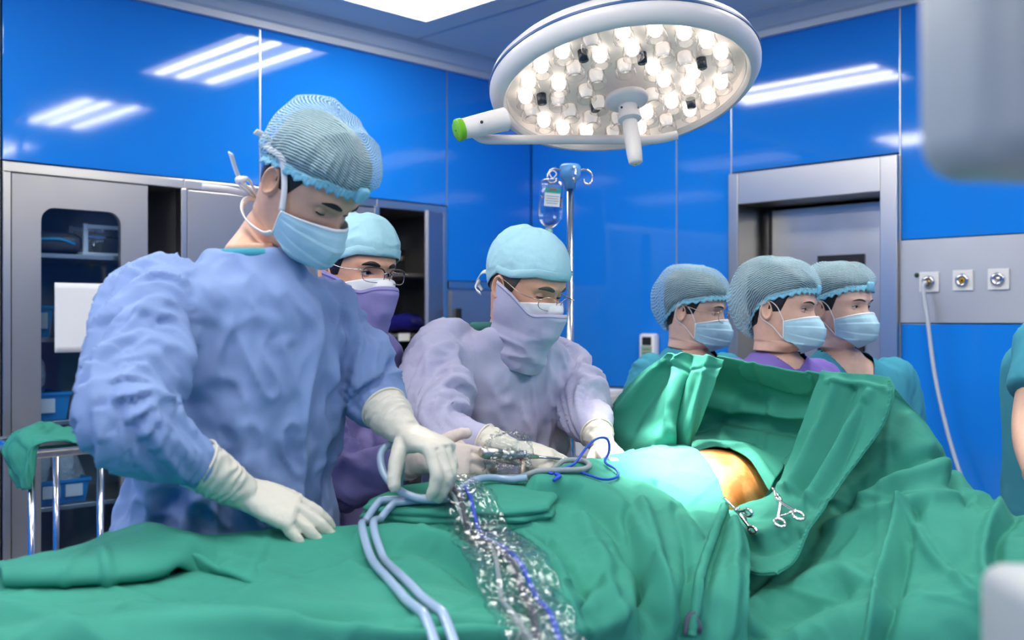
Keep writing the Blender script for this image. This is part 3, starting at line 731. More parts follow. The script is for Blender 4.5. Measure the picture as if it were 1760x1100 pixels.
M_skin_i = bpy.data.materials.new('iodine_skin'); M_skin_i.use_nodes = True
nt = M_skin_i.node_tree; b = nt.nodes['Principled BSDF']; b.inputs['Roughness'].default_value = .42
tcn = nt.nodes.new('ShaderNodeTexCoord'); nz = nt.nodes.new('ShaderNodeTexNoise'); nz.inputs['Scale'].default_value = 22; nz.inputs['Detail'].default_value = 6
mpn = nt.nodes.new('ShaderNodeMapping'); mpn.inputs['Scale'].default_value = (1, 1, .35)
rmp = nt.nodes.new('ShaderNodeValToRGB'); rmp.color_ramp.elements[0].position = .38; rmp.color_ramp.elements[1].position = .64
rmp.color_ramp.elements[0].color = (.42, .15, .028, 1); rmp.color_ramp.elements[1].color = (.76, .38, .13, 1)
nt.links.new(tcn.outputs['Object'], mpn.inputs[0]); nt.links.new(mpn.outputs[0], nz.inputs['Vector']); nt.links.new(nz.outputs['Fac'], rmp.inputs[0]); nt.links.new(rmp.outputs[0], b.inputs['Base Color'])
pc = np.array([.435, 2.40, 1.012])
pt = thing('person', 'patient on the table under drapes, orange iodine-stained flank showing', 'person', np.array([pc[0], pc[1], .9]))
rings = []
for s, a, h, dz in ((-1.0, .05, .03, -.08), (-.92, .10, .04, -.075), (-.6, .12, .05, -.07), (-.30, .13, .06, -.06), (-.15, .145, .08, -.035), (-.07, .158, .098, -.010), (0, .168, .112, .004), (.12, .170, .115, .0), (.22, .17, .11, -.02), (.32, .14, .08, -.06), (.38, .08, .05, -.08)):
    c = pc+AX*s+np.array([0, 0, dz])
    rings.append([c+AN*a*math.cos(t)+up*h*math.copysign(abs(math.sin(t))**.85, math.sin(t)) for t in np.linspace(0, 2*PI, 40, endpoint=False)])
rr = np.array(rings); rr = np.stack([spline(rr[:, k], 80) for k in range(40)], 1)
obj('body', MB().loft(rr), M_skin_i, pt)
mk = [P(1280, 832, 2.16), P(1279, 842, 2.15), P(1281, 850, 2.14)]
def on_body(q):
    q = np.array(q); d = q-pc; s = d@AX; a = d@AN; r = np.array([a/.171, d[2]/.116]); r /= np.linalg.norm(r); return pc+AX*s+AN*r[0]*.1725+up*r[1]*.1175
obj('skin_mark', MB().tube([on_body(m_) for m_ in mk], .0022, 6), mat('ink_green', (.05, .10, .05), .6), pt)

def project(G): return np.stack([880+F*G[..., 0]/G[..., 1], 550-F*(G[..., 2]-CAMH)/G[..., 1]], -1)
def polydist(Q, pts):
    pts = np.array(pts, float); best = np.full(Q.shape[:2], 1e9)
    for a, b in zip(pts[:-1], pts[1:]):
        ab = b-a; t = np.clip(((Q-a)@ab)/(ab@ab), 0, 1); best = np.minimum(best, np.linalg.norm(Q-(a+t[..., None]*ab), axis=-1))
    return best
def smooth_line(pts, n=24): return spline([np.array(p, float) for p in pts], n)
def drape(name, rows, nu, nv, label, folds=(), amp=.006, fr=(6, 3), seed=1, k=2.0, m=None, solid=.003, hems=(), hide=None, lim=.8, dirv=(.5, -.6, -.4), fgain=1.4):
    G = patch([[P(*c) for c in r] for r in rows], nu, nv)
    n = grid_normals(G); n *= np.where((n*np.array([0, -1, .6])).sum(-1) < 0, -1, 1)[..., None]
    Q = project(G); h = np.zeros(G.shape[:2])
    for pts, wpx, hm in folds:
        d = polydist(Q, smooth_line(pts)); h += fgain*hm*np.exp(-(d/wpx)**2)
    U, V = np.meshgrid(np.linspace(0, 1, nu), np.linspace(0, 1, nv))
    # cloth wrinkles: warped ridges in world space, longest along the drop
    e3 = np.array(dirv, float); e3 /= np.linalg.norm(e3); e1 = np.cross(e3, [.3, .2, .9]); e1 /= np.linalg.norm(e1); e2 = np.cross(e3, e1); B = np.stack([e1, e2, e3], 1)
    S = G; wv = np.stack([fbm(S*3.1+5, seed), fbm(S*3.1+17, seed+1), fbm(S*3.1+29, seed+2)], -1)
    h += amp*(foldn((S@B)*np.array([fr[0], fr[0], fr[0]*.22])+wv*.8, seed)+.38*foldn((S@B)*np.array([fr[0]*2.6, fr[0]*2.6, fr[0]*.9])+wv*1.6, seed+4)+.15*fbm(S*26, seed+6))
    # pressed creases from storage folding
    for ex, step, ph in ((B[:, 0], .31, .07), (B[:, 2], .27, .11)):
        c_ = S@ex+ph+.012*wv[..., 0]; d_ = np.abs((c_ % step)-step/2); h += .0035*np.exp(-(d_/.007)**2)
    G = G+n*h[..., None]
    o = obj(name, G, m or M_green, None, solid=solid)
    tag(o, label, 'drape', 'green surgical drapes')
    for pts, r in hems: pass
    return o, G
base_cols = [
 [(-200, 985, 1.68), (-200, 1020, 1.52), (-220, 1050, 1.42), (-240, 1090, 1.32), (-260, 1180, 1.2), (-260, 1900, 1.16)],
 [(100, 966, 1.73), (100, 1005, 1.53), (90, 1035, 1.44), (80, 1075, 1.34), (50, 1170, 1.22), (50, 1900, 1.18)],
 [(350, 936, 1.80), (350, 985, 1.6), (345, 1020, 1.5), (340, 1062, 1.38), (330, 1160, 1.26), (330, 1900, 1.2)],
 [(610, 912, 1.92), (600, 965, 1.72), (595, 1008, 1.58), (590, 1060, 1.43), (585, 1160, 1.3), (580, 1900, 1.24)],
 [(800, 885, 1.98), (790, 932, 1.84), (780, 985, 1.68), (770, 1050, 1.5), (760, 1150, 1.37), (760, 1900, 1.3)],
 [(950, 822, 2.16), (940, 880, 1.98), (935, 945, 1.8), (930, 1030, 1.58), (930, 1150, 1.43), (930, 1900, 1.38)],
 [(1060, 790, 2.36), (1060, 830, 2.18), (1060, 890, 2.0), (1055, 980, 1.76), (1045, 1120, 1.58), (1040, 1900, 1.53)],
 [(1115, 772, 2.44), (1145, 806, 2.28), (1172, 870, 2.1), (1185, 960, 1.84), (1175, 1110, 1.65), (1170, 1900, 1.60)],
 [(1172, 770, 2.47), (1222, 800, 2.31), (1250, 862, 2.11), (1286, 960, 1.90), (1284, 1105, 1.70), (1284, 1900, 1.66)]]
rows = [[(c[0][0], c[0][1]+160, c[0][2]+.02) for c in base_cols]]+[[c[i] for c in base_cols] for i in range(6)]
base_f = [([(905, 850), (985, 862), (1050, 910), (1100, 990), (1135, 1080)], 9, -.014), ([(925, 838), (1010, 850), (1075, 895), (1125, 975), (1160, 1070)], 12, .012),
          ([(620, 925), (700, 915), (790, 950), (880, 1010), (960, 1030)], 14, .016), ([(640, 950), (720, 945), (800, 985), (880, 1040), (930, 1055)], 10, -.012),
          ([(0, 1035), (200, 1040), (420, 1055), (640, 1068), (900, 1075)], 10, -.012), ([(0, 1060), (300, 1065), (600, 1085), (880, 1090)], 16, .012),
          ([(900, 930), (960, 990), (985, 1080)], 12, .012), ([(1000, 900), (1040, 980), (1060, 1080)], 14, .012), ([(940, 935), (1000, 1010), (1020, 1090)], 9, -.010),
          ([(1100, 850), (1150, 880), (1185, 930)], 12, .010), ([(1130, 830), (1180, 870), (1215, 930)], 8, -.008), ([(1070, 1050), (1020, 1085), (960, 1095)], 14, .014),
          ([(1246, 868), (1226, 920), (1204, 985), (1188, 1095)], 5, .008), ([(1256, 872), (1240, 925), (1220, 990), (1206, 1095)], 9, -.010), ([(1100, 880), (1130, 960), (1145, 1090)], 11, .016), ([(1075, 900), (1100, 980), (1112, 1090)], 9, -.014), ([(1160, 890), (1180, 960), (1172, 1090)], 10, -.012), ([(1260, 900), (1262, 1000), (1245, 1095)], 12, .012)]
b_o, b_G = drape('table_drape', rows, 360, 180, 'green drape over the table foreground and the patient\'s hips', base_f, .014, (5, 3), 3, dirv=(.7, -.5, -.1))
rows = [[(-10, 992, 1.74), (130, 958, 1.79), (250, 925, 1.83), (340, 940, 1.84), (480, 928, 1.90), (620, 915, 1.95)],
        [(-8, 982, 1.66), (130, 944, 1.72), (250, 905, 1.76), (340, 926, 1.77), (480, 916, 1.83), (630, 906, 1.90)],
        [(-4, 976, 1.58), (130, 956, 1.62), (250, 935, 1.65), (345, 938, 1.69), (480, 945, 1.73), (640, 948, 1.79)],
        [(2, 984, 1.53), (130, 970, 1.55), (245, 960, 1.57), (345, 952, 1.63), (480, 985, 1.63), (660, 1000, 1.66)],
        [(8, 1000, 1.515), (130, 996, 1.52), (245, 986, 1.54), (345, 968, 1.60), (475, 1012, 1.55), (660, 1035, 1.55)],
        [(14, 1008, 1.54), (135, 1006, 1.54), (250, 996, 1.56), (350, 982, 1.61), (478, 1018, 1.58), (655, 1045, 1.58)]]
drape('folded_drape_sheet', rows, 170, 70, 'green drape folded back into a thick lip at the left end of table',
      [([(300, 1000), (340, 965), (372, 958)], 14, -.02), ([(250, 925), (300, 935), (372, 950)], 12, .010), ([(180, 960), (190, 1000)], 10, .006)], .007, (5, 3), 8, solid=.006, dirv=(1, .1, 0))
# right: main drape falling from the screen to the front and right
rows = [[(1262, 852, 2.36), (1345, 800, 2.36), (1425, 662, 2.32), (1490, 652, 2.24), (1528, 653, 2.20)],
        [(1240, 905, 2.18), (1340, 900, 2.18), (1450, 805, 2.17), (1550, 745, 2.14), (1628, 778, 2.20)],
        [(1208, 985, 2.03), (1330, 985, 2.02), (1470, 905, 2.01), (1600, 850, 1.98), (1690, 866, 2.05)],
        [(1182, 1055, 1.90), (1320, 1060, 1.86), (1480, 1005, 1.82), (1620, 965, 1.79), (1790, 898, 1.90)],
        [(1155, 1150, 1.78), (1310, 1160, 1.72), (1480, 1150, 1.66), (1640, 1150, 1.62), (1850, 1100, 1.70)],
        [(1140, 1900, 1.73), (1310, 1900, 1.68), (1480, 1900, 1.62), (1650, 1900, 1.58), (1900, 1900, 1.65)]]
mf = [([(1620, 790), (1555, 795), (1490, 832), (1440, 870)], 10, -.022), ([(1610, 812), (1575, 818), (1530, 822), (1480, 850)], 14, .020),
      ([(1552, 870), (1525, 960), (1505, 1040), (1490, 1110)], 8, .022), ([(1575, 880), (1545, 980), (1530, 1050), (1520, 1100)], 12, -.016),
      ([(1725, 872), (1690, 930), (1700, 1010), (1745, 1090)], 10, .020), ([(1745, 890), (1715, 940), (1725, 1010), (1770, 1090)], 10, -.016),
      ([(1560, 880), (1600, 950), (1680, 1030), (1740, 1100)], 8, .012), ([(1420, 905), (1530, 870), (1640, 860), (1720, 875)], 10, .012),
      ([(1290, 1070), (1360, 1010), (1440, 980), (1490, 1000)], 16, .016), ([(1300, 1090), (1370, 1045), (1450, 1015)], 12, -.014), ([(1380, 930), (1330, 1000), (1280, 1060)], 12, .012),
      ([(1555, 720), (1590, 770), (1615, 830)], 10, .010), ([(1640, 800), (1636, 840), (1660, 870)], 8, -.014)]
drape('side_drape', rows, 250, 250, 'large green drape falling from the screen frame down the right front', mf, .020, (5, 3), 21, dirv=(-.35, -.5, -.8), fgain=1.1)
# screen: concave inner cloth
rows = [[(1232, 612, 2.50), (1320, 628, 2.40), (1425, 645, 2.28)],
        [(1215, 665, 2.58), (1320, 668, 2.50), (1415, 700, 2.36)],
        [(1195, 715, 2.62), (1300, 712, 2.55), (1395, 740, 2.40)],
        [(1182, 745, 2.62), (1280, 740, 2.53), (1375, 775, 2.38)],
        [(1172, 775, 2.58), (1262, 768, 2.48), (1345, 815, 2.34)],
        [(1165, 830, 2.58), (1255, 830, 2.48), (1335, 870, 2.34)]]
drape('screen_drape', rows, 90, 110, 'shaded green drape forming the hollow of the screen above the flank',
      [([(1215, 690), (1290, 705), (1370, 720), (1400, 715)], 12, .016), ([(1190, 740), (1270, 722), (1380, 745)], 9, -.014), ([(1260, 690), (1245, 740), (1240, 765)], 10, .008), ([(1330, 690), (1345, 715), (1390, 712)], 8, .012)], .006, (6, 3), 33, dirv=(1, -.4, .1))
# left wing of the screen
rows = [[(1148, 604, 2.52), (1175, 605, 2.51), (1200, 610, 2.49), (1222, 614, 2.47), (1246, 620, 2.45)],
        [(1092, 655, 2.60), (1130, 660, 2.54), (1165, 665, 2.47), (1198, 672, 2.46), (1226, 672, 2.44)],
        [(1050, 705, 2.68), (1105, 720, 2.56), (1150, 725, 2.45), (1175, 730, 2.45), (1200, 735, 2.45)],
        [(1028, 740, 2.72), (1075, 760, 2.58), (1130, 765, 2.45), (1158, 768, 2.46), (1180, 768, 2.48)],
        [(1040, 830, 2.72), (1080, 840, 2.58), (1125, 830, 2.48), (1155, 830, 2.50), (1178, 830, 2.52)]]
drape('screen_wing_drape', rows, 90, 110, 'light green drape slanting from the screen top towards the older surgeon',
      [([(1165, 608), (1160, 680), (1150, 765)], 7, .012), ([(1185, 610), (1172, 690), (1160, 770)], 6, -.014), ([(1222, 614), (1200, 690), (1172, 768)], 8, .014), ([(1140, 620), (1085, 690), (1045, 740)], 9, .010), ([(1150, 640), (1110, 700), (1080, 770)], 8, -.008), ([(1150, 632), (1200, 635), (1240, 632)], 3, -.004)], .011, (7, 3), 41, dirv=(-.5, -.1, -1))
# towel edging the flank on the far side
rows = [[(1170, 762, 2.60), (1235, 752, 2.57), (1300, 760, 2.50), (1350, 790, 2.38)],
        [(1168, 764, 2.54), (1235, 757, 2.51), (1300, 768, 2.44), (1345, 806, 2.32)],
        [(1180, 771, 2.47), (1240, 766, 2.45), (1292, 780, 2.37), (1332, 825, 2.26)],
        [(1190, 776, 2.43), (1240, 771, 2.42), (1285, 788, 2.33), (1322, 845, 2.19)]]
drape('towel_drape', rows, 70, 40, 'pale green towel edging the far side of the orange flank', [([(1200, 765), (1280, 772), (1330, 830)], 6, .006)], .003, (7, 4), 52)
# clamped flap on the right
rows = [[(1412, 636, 2.26), (1470, 643, 2.19), (1532, 652, 2.13)],
        [(1388, 705, 2.24), (1458, 710, 2.16), (1540, 690, 2.08)],
        [(1358, 785, 2.22), (1430, 788, 2.12), (1492, 775, 2.06)],
        [(1326, 850, 2.17), (1388, 862, 2.08), (1428, 865, 2.02)],
        [(1270, 866, 2.14), (1340, 908, 2.03), (1392, 915, 1.97)],
        [(1246, 895, 2.10), (1312, 948, 1.98), (1370, 965, 1.93)],
        [(1258, 950, 2.02), (1292, 985, 1.94), (1338, 992, 1.90)]]
ff_ = [([(1440, 660), (1410, 740), (1360, 840)], 9, .014), ([(1500, 680), (1450, 770), (1395, 860)], 9, .012), ([(1465, 670), (1430, 755), (1375, 850)], 9, -.012),
       ([(1490, 700), (1450, 800), (1400, 870)], 7, -.010), ([(1260, 900), (1310, 920), (1360, 900)], 10, .012), ([(1270, 925), (1320, 945), (1370, 920)], 9, -.010), ([(1280, 880), (1330, 885), (1380, 880)], 9, -.008),
       ([(1420, 655), (1480, 662), (1525, 672)], 4, .006)]
f_o, f_G = drape('clamped_drape', rows, 110, 170, 'green drape clamped beside the flank with a stitched hem', ff_, .012, (7, 4), 63, dirv=(-.6, -.2, -.9))
# hem: raised double strip along the flap's right and lower edge
nvF, nuF = f_G.shape[:2]
hm = np.concatenate([f_G[6:, -6:-1][:, ::1]], 1); nrm = grid_normals(f_G)[6:, -6:-1]; nrm *= np.where((nrm*np.array([0, -1, .6])).sum(-1) < 0, -1, 1)[..., None]
pk = .0026+.0014*np.sin(np.arange(hm.shape[0])*1.7)[:, None]
o = obj('hem', hm+nrm*pk[..., None], M_green, f_o, solid=.003)
hb = f_G[-6:-1, 4:-5]; nb = grid_normals(f_G)[-6:-1, 4:-5]; nb = nb*np.where((nb*np.array([0, -1, .6])).sum(-1) < 0, -1, 1)[..., None]
obj('hem', hb+nb*(.0026+.0014*np.sin(np.arange(hb.shape[1])*1.7))[None, :, None], M_green, f_o, solid=.003)
# hem and grey tag on the table drape's loose corner
bQ = project(b_G); nB = grid_normals(b_G); nB = nB*np.where((nB*np.array([0, -1, .6])).sum(-1) < 0, -1, 1)[..., None]
def on_drape(px, py, lift=.004):
    d = np.hypot(bQ[30:, :, 0]-px, bQ[30:, :, 1]-py); i, j = np.unravel_index(d.argmin(), d.shape); return b_G[30+i, j]+nB[30+i, j]*lift
ln_ = smooth_line([(1246, 868), (1226, 920), (1204, 985), (1188, 1095)], 60)
hg = np.array([[on_drape(x_-4.5, y_, .003), on_drape(x_-1, y_, .005+.0015*math.sin(k*1.6)), on_drape(x_+3, y_, .005+.0015*math.sin(k*1.6)), on_drape(x_+6.5, y_, .003)] for k, (x_, y_) in enumerate(ln_)])
for _ in range(2): hg[1:-1] = (hg[:-2]+2*hg[1:-1]+hg[2:])/4
obj('hem', hg, M_green, b_o, solid=.003)
tg = patch([[on_drape(1183, 1052, .007), on_drape(1199, 1052, .007)], [on_drape(1181, 1070, .009), on_drape(1198, 1072, .009)], [on_drape(1183, 1088, .010), on_drape(1200, 1090, .008)]], 8, 10)
obj('tag', tg, mat('grey_tag', (.09, .11, .16), .7), b_o, solid=.003)
# screen frame
sf = thing('anesthesia_screen', 'steel screen frame holding up the drapes over the table', 'frame', P(1400, 800, 2.5))
ft = spline([P(1155, 618, 2.62)-up*.03, P(1260, 632, 2.56)-up*.03, P(1420, 660, 2.44)-up*.035, P(1522, 674, 2.34)-up*.035], 20)
fr_pts = [ft[0]*np.array([1, 1, 0])+up*.86]+list(ft)+[ft[-1]*np.array([1, 1, 0])+up*.86]
obj('bar', MB().tube(fr_pts, .008, 10), M_chrome, sf)

# folded towel on the table
def slab(G, h, seed):
    """thick folded cloth from its top surface"""
    nv, nu = G.shape[:2]; loop = [(0, j) for j in range(nu)]+[(i, nu-1) for i in range(1, nv)]+[(nv-1, j) for j in range(nu-2, -1, -1)]+[(i, 0) for i in range(nv-2, 0, -1)]
    L = np.array([G[i, j] for i, j in loop]); c = L.mean(0); out = L-c; out[:, 2] = 0; out /= np.linalg.norm(out, axis=1)[:, None]
    g = MB(); top = G.copy(); g.grid(top)
    prof = [(0, 0), (.007, .08), (.010, .22), (.001, .32), (.009, .40), (.012, .54), (.001, .64), (.011, .72), (.012, .88), (.004, 1.0)]
    g.loft(np.array([L+out*a*(1+.3*np.sin(np.arange(len(L))*.35+seed+b*9))[:, None]-up*h*b for a, b in prof]), cap=False)
    bot = G-up*h; g.grid(bot); return g
rows = [[(694, 842, 2.07), (780, 833, 2.11), (860, 838, 2.13), (935, 842, 2.15)],
        [(650, 862, 1.99), (760, 858, 2.01), (860, 858, 2.01), (950, 858, 2.06)],
        [(630, 878, 1.94), (750, 884, 1.91), (860, 888, 1.89), (938, 884, 1.93)]]
G = patch([[P(*c) for c in r] for r in rows], 70, 30); G[..., 2] += .010+.010*fbm(G*6, 3)+.007*ridged(G*6, 5)
o = obj('folded_towel', slab(G, .042, 1), M_green); tag(o, 'thick folded green towel lying on the table under the gloved hand', 'towel')

# ---------------------------------------------------------------- things lying on the drapes
M_tube = mat('pale_blue_tubing', (.34, .48, .66), .22, alpha=.93, coat=.4)
SURF = np.concatenate([b_G.reshape(-1, 3), G.reshape(-1, 3)])
def settle(p, r):
    p = p.copy()
    for i in range(len(p)):
        d = np.hypot(SURF[:, 0]-p[i, 0], SURF[:, 1]-p[i, 1]); k = d < .014
        if k.any(): p[i, 2] = max(p[i, 2], SURF[k, 2].max()+r*1.05)
    w_ = max(1, len(p)//22); q = p.copy()
    for i in range(len(p)): q[i, 2] = p[max(0, i-w_):i+w_+1, 2].mean()
    return q
def cable(name, pts, r, m, label, cat='tube', n=70, group=None):
    o = obj(name, MB().tube(settle(spline([P(*c) for c in pts], n), r), r, 12), m); tag(o, label, cat, group); return o
cable('suction_tube', [(790, 898, 1.97), (740, 894, 1.955), (690, 888, 1.95), (645, 895, 1.93), (622, 925, 1.85), (640, 985, 1.70), (690, 1045, 1.52), (735, 1100, 1.40), (780, 1200, 1.24)], .0076, M_tube, 'pale blue tube looping from the folded towel down the drape, outer one', group='pale blue tubes')
cable('suction_tube', [(800, 908, 1.95), (745, 905, 1.945), (695, 900, 1.935), (660, 905, 1.91), (642, 930, 1.84), (668, 985, 1.70), (722, 1045, 1.52), (768, 1100, 1.40), (815, 1200, 1.24)], .0076, M_tube, 'pale blue tube looping from the folded towel down the drape, inner one', group='pale blue tubes')
cable('suction_tube', [(684, 866, 2.10), (687, 830, 2.06), (690, 795, 2.02), (682, 768, 2.0), (664, 765, 1.98), (654, 785, 1.97), (662, 818, 1.95), (692, 848, 1.93), (735, 860, 1.92), (775, 856, 1.93), (795, 838, 1.97), (822, 822, 2.02), (850, 822, 2.06), (880, 834, 2.08), (905, 846, 2.09)], .0076, M_tube, 'pale blue tube held in the young surgeon\'s gloved hand', n=90)
cable('grey_cable', [(880, 842, 2.10), (930, 838, 2.10), (985, 832, 2.12), (1012, 822, 2.16), (1005, 814, 2.20), (970, 813, 2.20), (930, 822, 2.17), (895, 834, 2.13), (860, 845, 2.10)], .006, mat('grey_rubber', (.26, .31, .33), .5), 'grey cable curled in a loop near the surgeons\' hands', 'cable')
M_bcord = mat('blue_cord', (.01, .07, .55), .45)
cable('blue_cord', [(950, 862, 2.09), (944, 846, 2.10), (962, 832, 2.12), (985, 812, 2.16), (1003, 775, 2.20), (1025, 752, 2.22), (1044, 753, 2.23), (1047, 775, 2.23), (1040, 800, 2.22), (1060, 818, 2.20), (1060, 832, 2.17), (1035, 838, 2.13), (1005, 832, 2.13), (975, 826, 2.14), (945, 828, 2.12), (948, 842, 2.10)], .0028, M_bcord, 'thin blue cord looping over the drape beside the scope', 'cord')
kn = P(952, 846, 2.085)
o = obj('cord_knot', pillow(kn, np.array([.013, 0, .006]), np.array([0, .01, 0]), np.array([-.003, 0, .009]), n=10, amp=.4), M_bcord); tag(o, 'blue knotted clip at the end of the blue cord', 'clip')
cable('blue_cord', [(955, 847, 2.085), (962, 856, 2.07), (958, 866, 2.06), (952, 872, 2.05)], .004, M_bcord, 'short blue cord end hanging below the blue clip', 'cord', 20)
# clear sleeve with cables in it
sl = thing('cable_sleeve', 'crinkled clear plastic sleeve with cables running down the drape', 'plastic sleeve', P(880, 1000, 1.6))
sp_ = spline([P(*c) for c in [(785, 880, 1.99), (805, 905, 1.92), (832, 945, 1.80), (868, 1000, 1.645), (905, 1060, 1.50), (935, 1120, 1.38), (965, 1200, 1.26)]], 150); sp_ = settle(sp_, .004)
T = np.gradient(sp_, axis=0); T /= np.linalg.norm(T, axis=1)[:, None]
side = np.cross(T, up); side /= np.linalg.norm(side, axis=1)[:, None]; nn = np.cross(side, T)
ang = np.linspace(0, 2*PI, 72, endpoint=False); prog = np.linspace(0, 1, 150)
wd = .034+.026*sstep(0, .3, prog)-.004*np.sin(prog*9)
Gs = sp_[:, None]+up*.016+side[:, None]*(np.cos(ang)[None, :, None]*wd[:, None, None])+nn[:, None]*(np.sin(ang)[None, :, None]*.014)
def crinkle(S, s1, s2, seed): return (1-np.abs(noise3(S*s1, seed)))**3*1.0+(1-np.abs(noise3(S*s2+4, seed+1)))**3*.6-.6
nrm = nn[:, None]*np.sin(ang)[None, :, None]+side[:, None]*np.cos(ang)[None, :, None]*.5
obj('film', MB().grid(Gs+nrm*(crinkle(Gs, 42, 85, 3)*.0085)[..., None], True), M_film, sl, smooth=True)
Gi = sp_[:, None]+up*.015+side[:, None]*(np.cos(ang)[None, :, None]*wd[:, None, None]*.75)+nn[:, None]*(np.sin(ang)[None, :, None]*.010)
obj('inner_film', MB().grid(Gi+nrm*(crinkle(Gi, 55, 100, 8)*.007)[..., None], True), M_film, sl)
for off, r, m_, s_ in ((-.012, .0045, M_bcord, .9), (.008, .006, mat('dark_cable', (.05, .06, .08), .4), 1.1), (.020, .004, mat('grey_rubber', (.2, .2, .2)), 1.7)):
    w_ = sp_+up*.014+side*(off+.012*np.sin(prog*7*s_))[:, None]
    obj('cable', MB().tube(w_[::3], r, 8), m_, sl)
# clear crumpled camera cover with the scope
cv = thing('camera_cover', 'crumpled clear plastic cover around the camera head by the hands', 'plastic cover', P(860, 840, 2.12))
def blob(c, e, seed, s1=48, amp=.012):
    th = np.linspace(0, 2*PI, 72, endpoint=False); ph = np.linspace(-1.5, 1.5, 44)
    G = np.array([[np.array(c)+np.array([e[0]*math.cos(b_)*math.cos(a), e[1]*math.cos(b_)*math.sin(a), e[2]*math.sin(b_)]) for a in th] for b_ in ph])
    n_ = (G-np.array(c))/np.array(e)**2; n_ /= np.linalg.norm(n_, axis=2)[..., None]
    G = G+n_*((crinkle(G, s1, s1*2.1, seed)+.5*fbm(G*14, seed))*amp)[..., None]; G[..., 2] = np.maximum(G[..., 2], c[2]-e[2]*.95)
    return MB().loft(G)
obj('film', blob(P(872, 815, 2.13), (.052, .05, .05), 5), M_film, cv)
obj('film', blob(P(838, 838, 2.10), (.062, .05, .028), 11), M_film, cv)
obj('film', blob(P(876, 768, 2.17), (.045, .04, .030), 14, 60), M_film, cv)
obj('film', blob(P(700, 822, 2.14), (.05, .04, .035), 19), M_film, cv)
sc_ = thing('endoscope', 'steel scope with thin shaft reaching towards the patient', 'endoscope', P(900, 800, 2.17))
e0, e1 = P(893, 783, 2.17), P(1068, 797, 2.34)
obj('shaft', MB().tube([e0, e1], .0034, 10), M_chrome, sc_)
ed = (e1-e0)/np.linalg.norm(e1-e0); Me = frame(e0, up, ed)
obj('ocular', MB().lathe([(.002, -.05), (.011, -.05), (.012, -.02), (.009, -.01), (.007, .02), (.0045, .05), (.002, .05)], Me, 20), M_steel, sc_)
obj('camera_head', MB().lathe([(.002, -.10), (.010, -.10), (.013, -.09), (.013, -.065), (.011, -.05), (.002, -.05)], Me, 20), M_steel2, sc_)
lp_ = obj('light_post', MB().tube([P(899, 784, 2.165), P(898, 826, 2.14)], [.005, .0065], 12), mat('beige_metal', (.5, .42, .33), .35, .6), sc_)
obj('post_cap', MB().tube([P(899, 775, 2.168), P(899, 788, 2.163)], [.008, .009], 12), M_chrome, lp_)
obj('red_band', MB().tube([P(898.8, 789, 2.163), P(898.7, 792, 2.162)], .0066, 12), mat('red_band', (.6, .03, .02), .4), lp_)
tro = thing('trocar', 'small white trocar at the end of the scope shaft', 'trocar', P(1058, 800, 2.33))
Mt_ = frame(P(1046, 795, 2.32), up, ed)
obj('collar', MB().lathe([(.002, 0), (.010, 0), (.012, .012), (.012, .022), (.007, .026), (.007, .05), (.002, .05)], Mt_, 18), M_white, tro)
obj('valve', MB().tube([P(1046, 795, 2.32), P(1043, 783, 2.31)], .005, 10), M_white, tro)
# clamps
def clamp(tip, piv, r1, r2, D, label, lift=.012, rr_=.0155, edge=False):
    t = thing('towel_clamp', label, 'clamp', P(*r1, D))
    tp, pv, a, b_ = P(*tip[:2], tip[2]), P(*piv[:2], piv[2]), P(*r1, D), P(*r2, D)
    view = np.array([0, -1, .45]); view /= np.linalg.norm(view)
    ax_ = (a+b_)/2-tp; ax_ /= np.linalg.norm(ax_)
    for c_, s in ((a, 1), (b_, -1)):
        ex = np.cross(view, ax_); ex = (ex*.25+view*.95) if edge else ex; c_ = c_+view*lift
        rim = [c_+rr_*(math.cos(q)*ax_+math.sin(q)*ex) for q in np.linspace(0, 2*PI, 28, endpoint=False)]
        arm = [tp+view*.008+ex*s*-.002, pv+view*lift+ex*s*.003, c_-ax_*rr_*.95]
        h_ = obj('handle', MB().tube(spline(arm, 20), [.0026]*8+[.0038]*12, 8), M_chrome, t)
        obj('finger_ring', MB().tube(rim, .0034, 8, closed=True), M_chrome, h_)
    m1 = P(*r1, D)+view*lift; m2 = P(*r2, D)+view*lift
    obj('ratchet', MB().tube([m1-ax_*.022+(m2-m1)*.12, m1-ax_*.020+(m2-m1)*.5, m2-ax_*.022-(m2-m1)*.12], .0024, 6), M_chrome, t)
    obj('pivot', MB().lathe([(.001, 0), (.005, 0), (.005, .008), (.001, .008)], frame(pv+view*lift-view*.004, ax_, view), 12), M_chrome, t)
clamp((1327, 840, 2.13), (1337, 862, 2.08), (1338, 901), (1370, 889), 2.003, 'steel towel clamp with two finger rings right of the orange flank')
clamp((1243, 858, 2.12), (1265, 880, 2.06), (1283, 884), (1291, 914), 2.02, 'steel towel clamp seen edge-on below the orange flank', .014, .013, True)

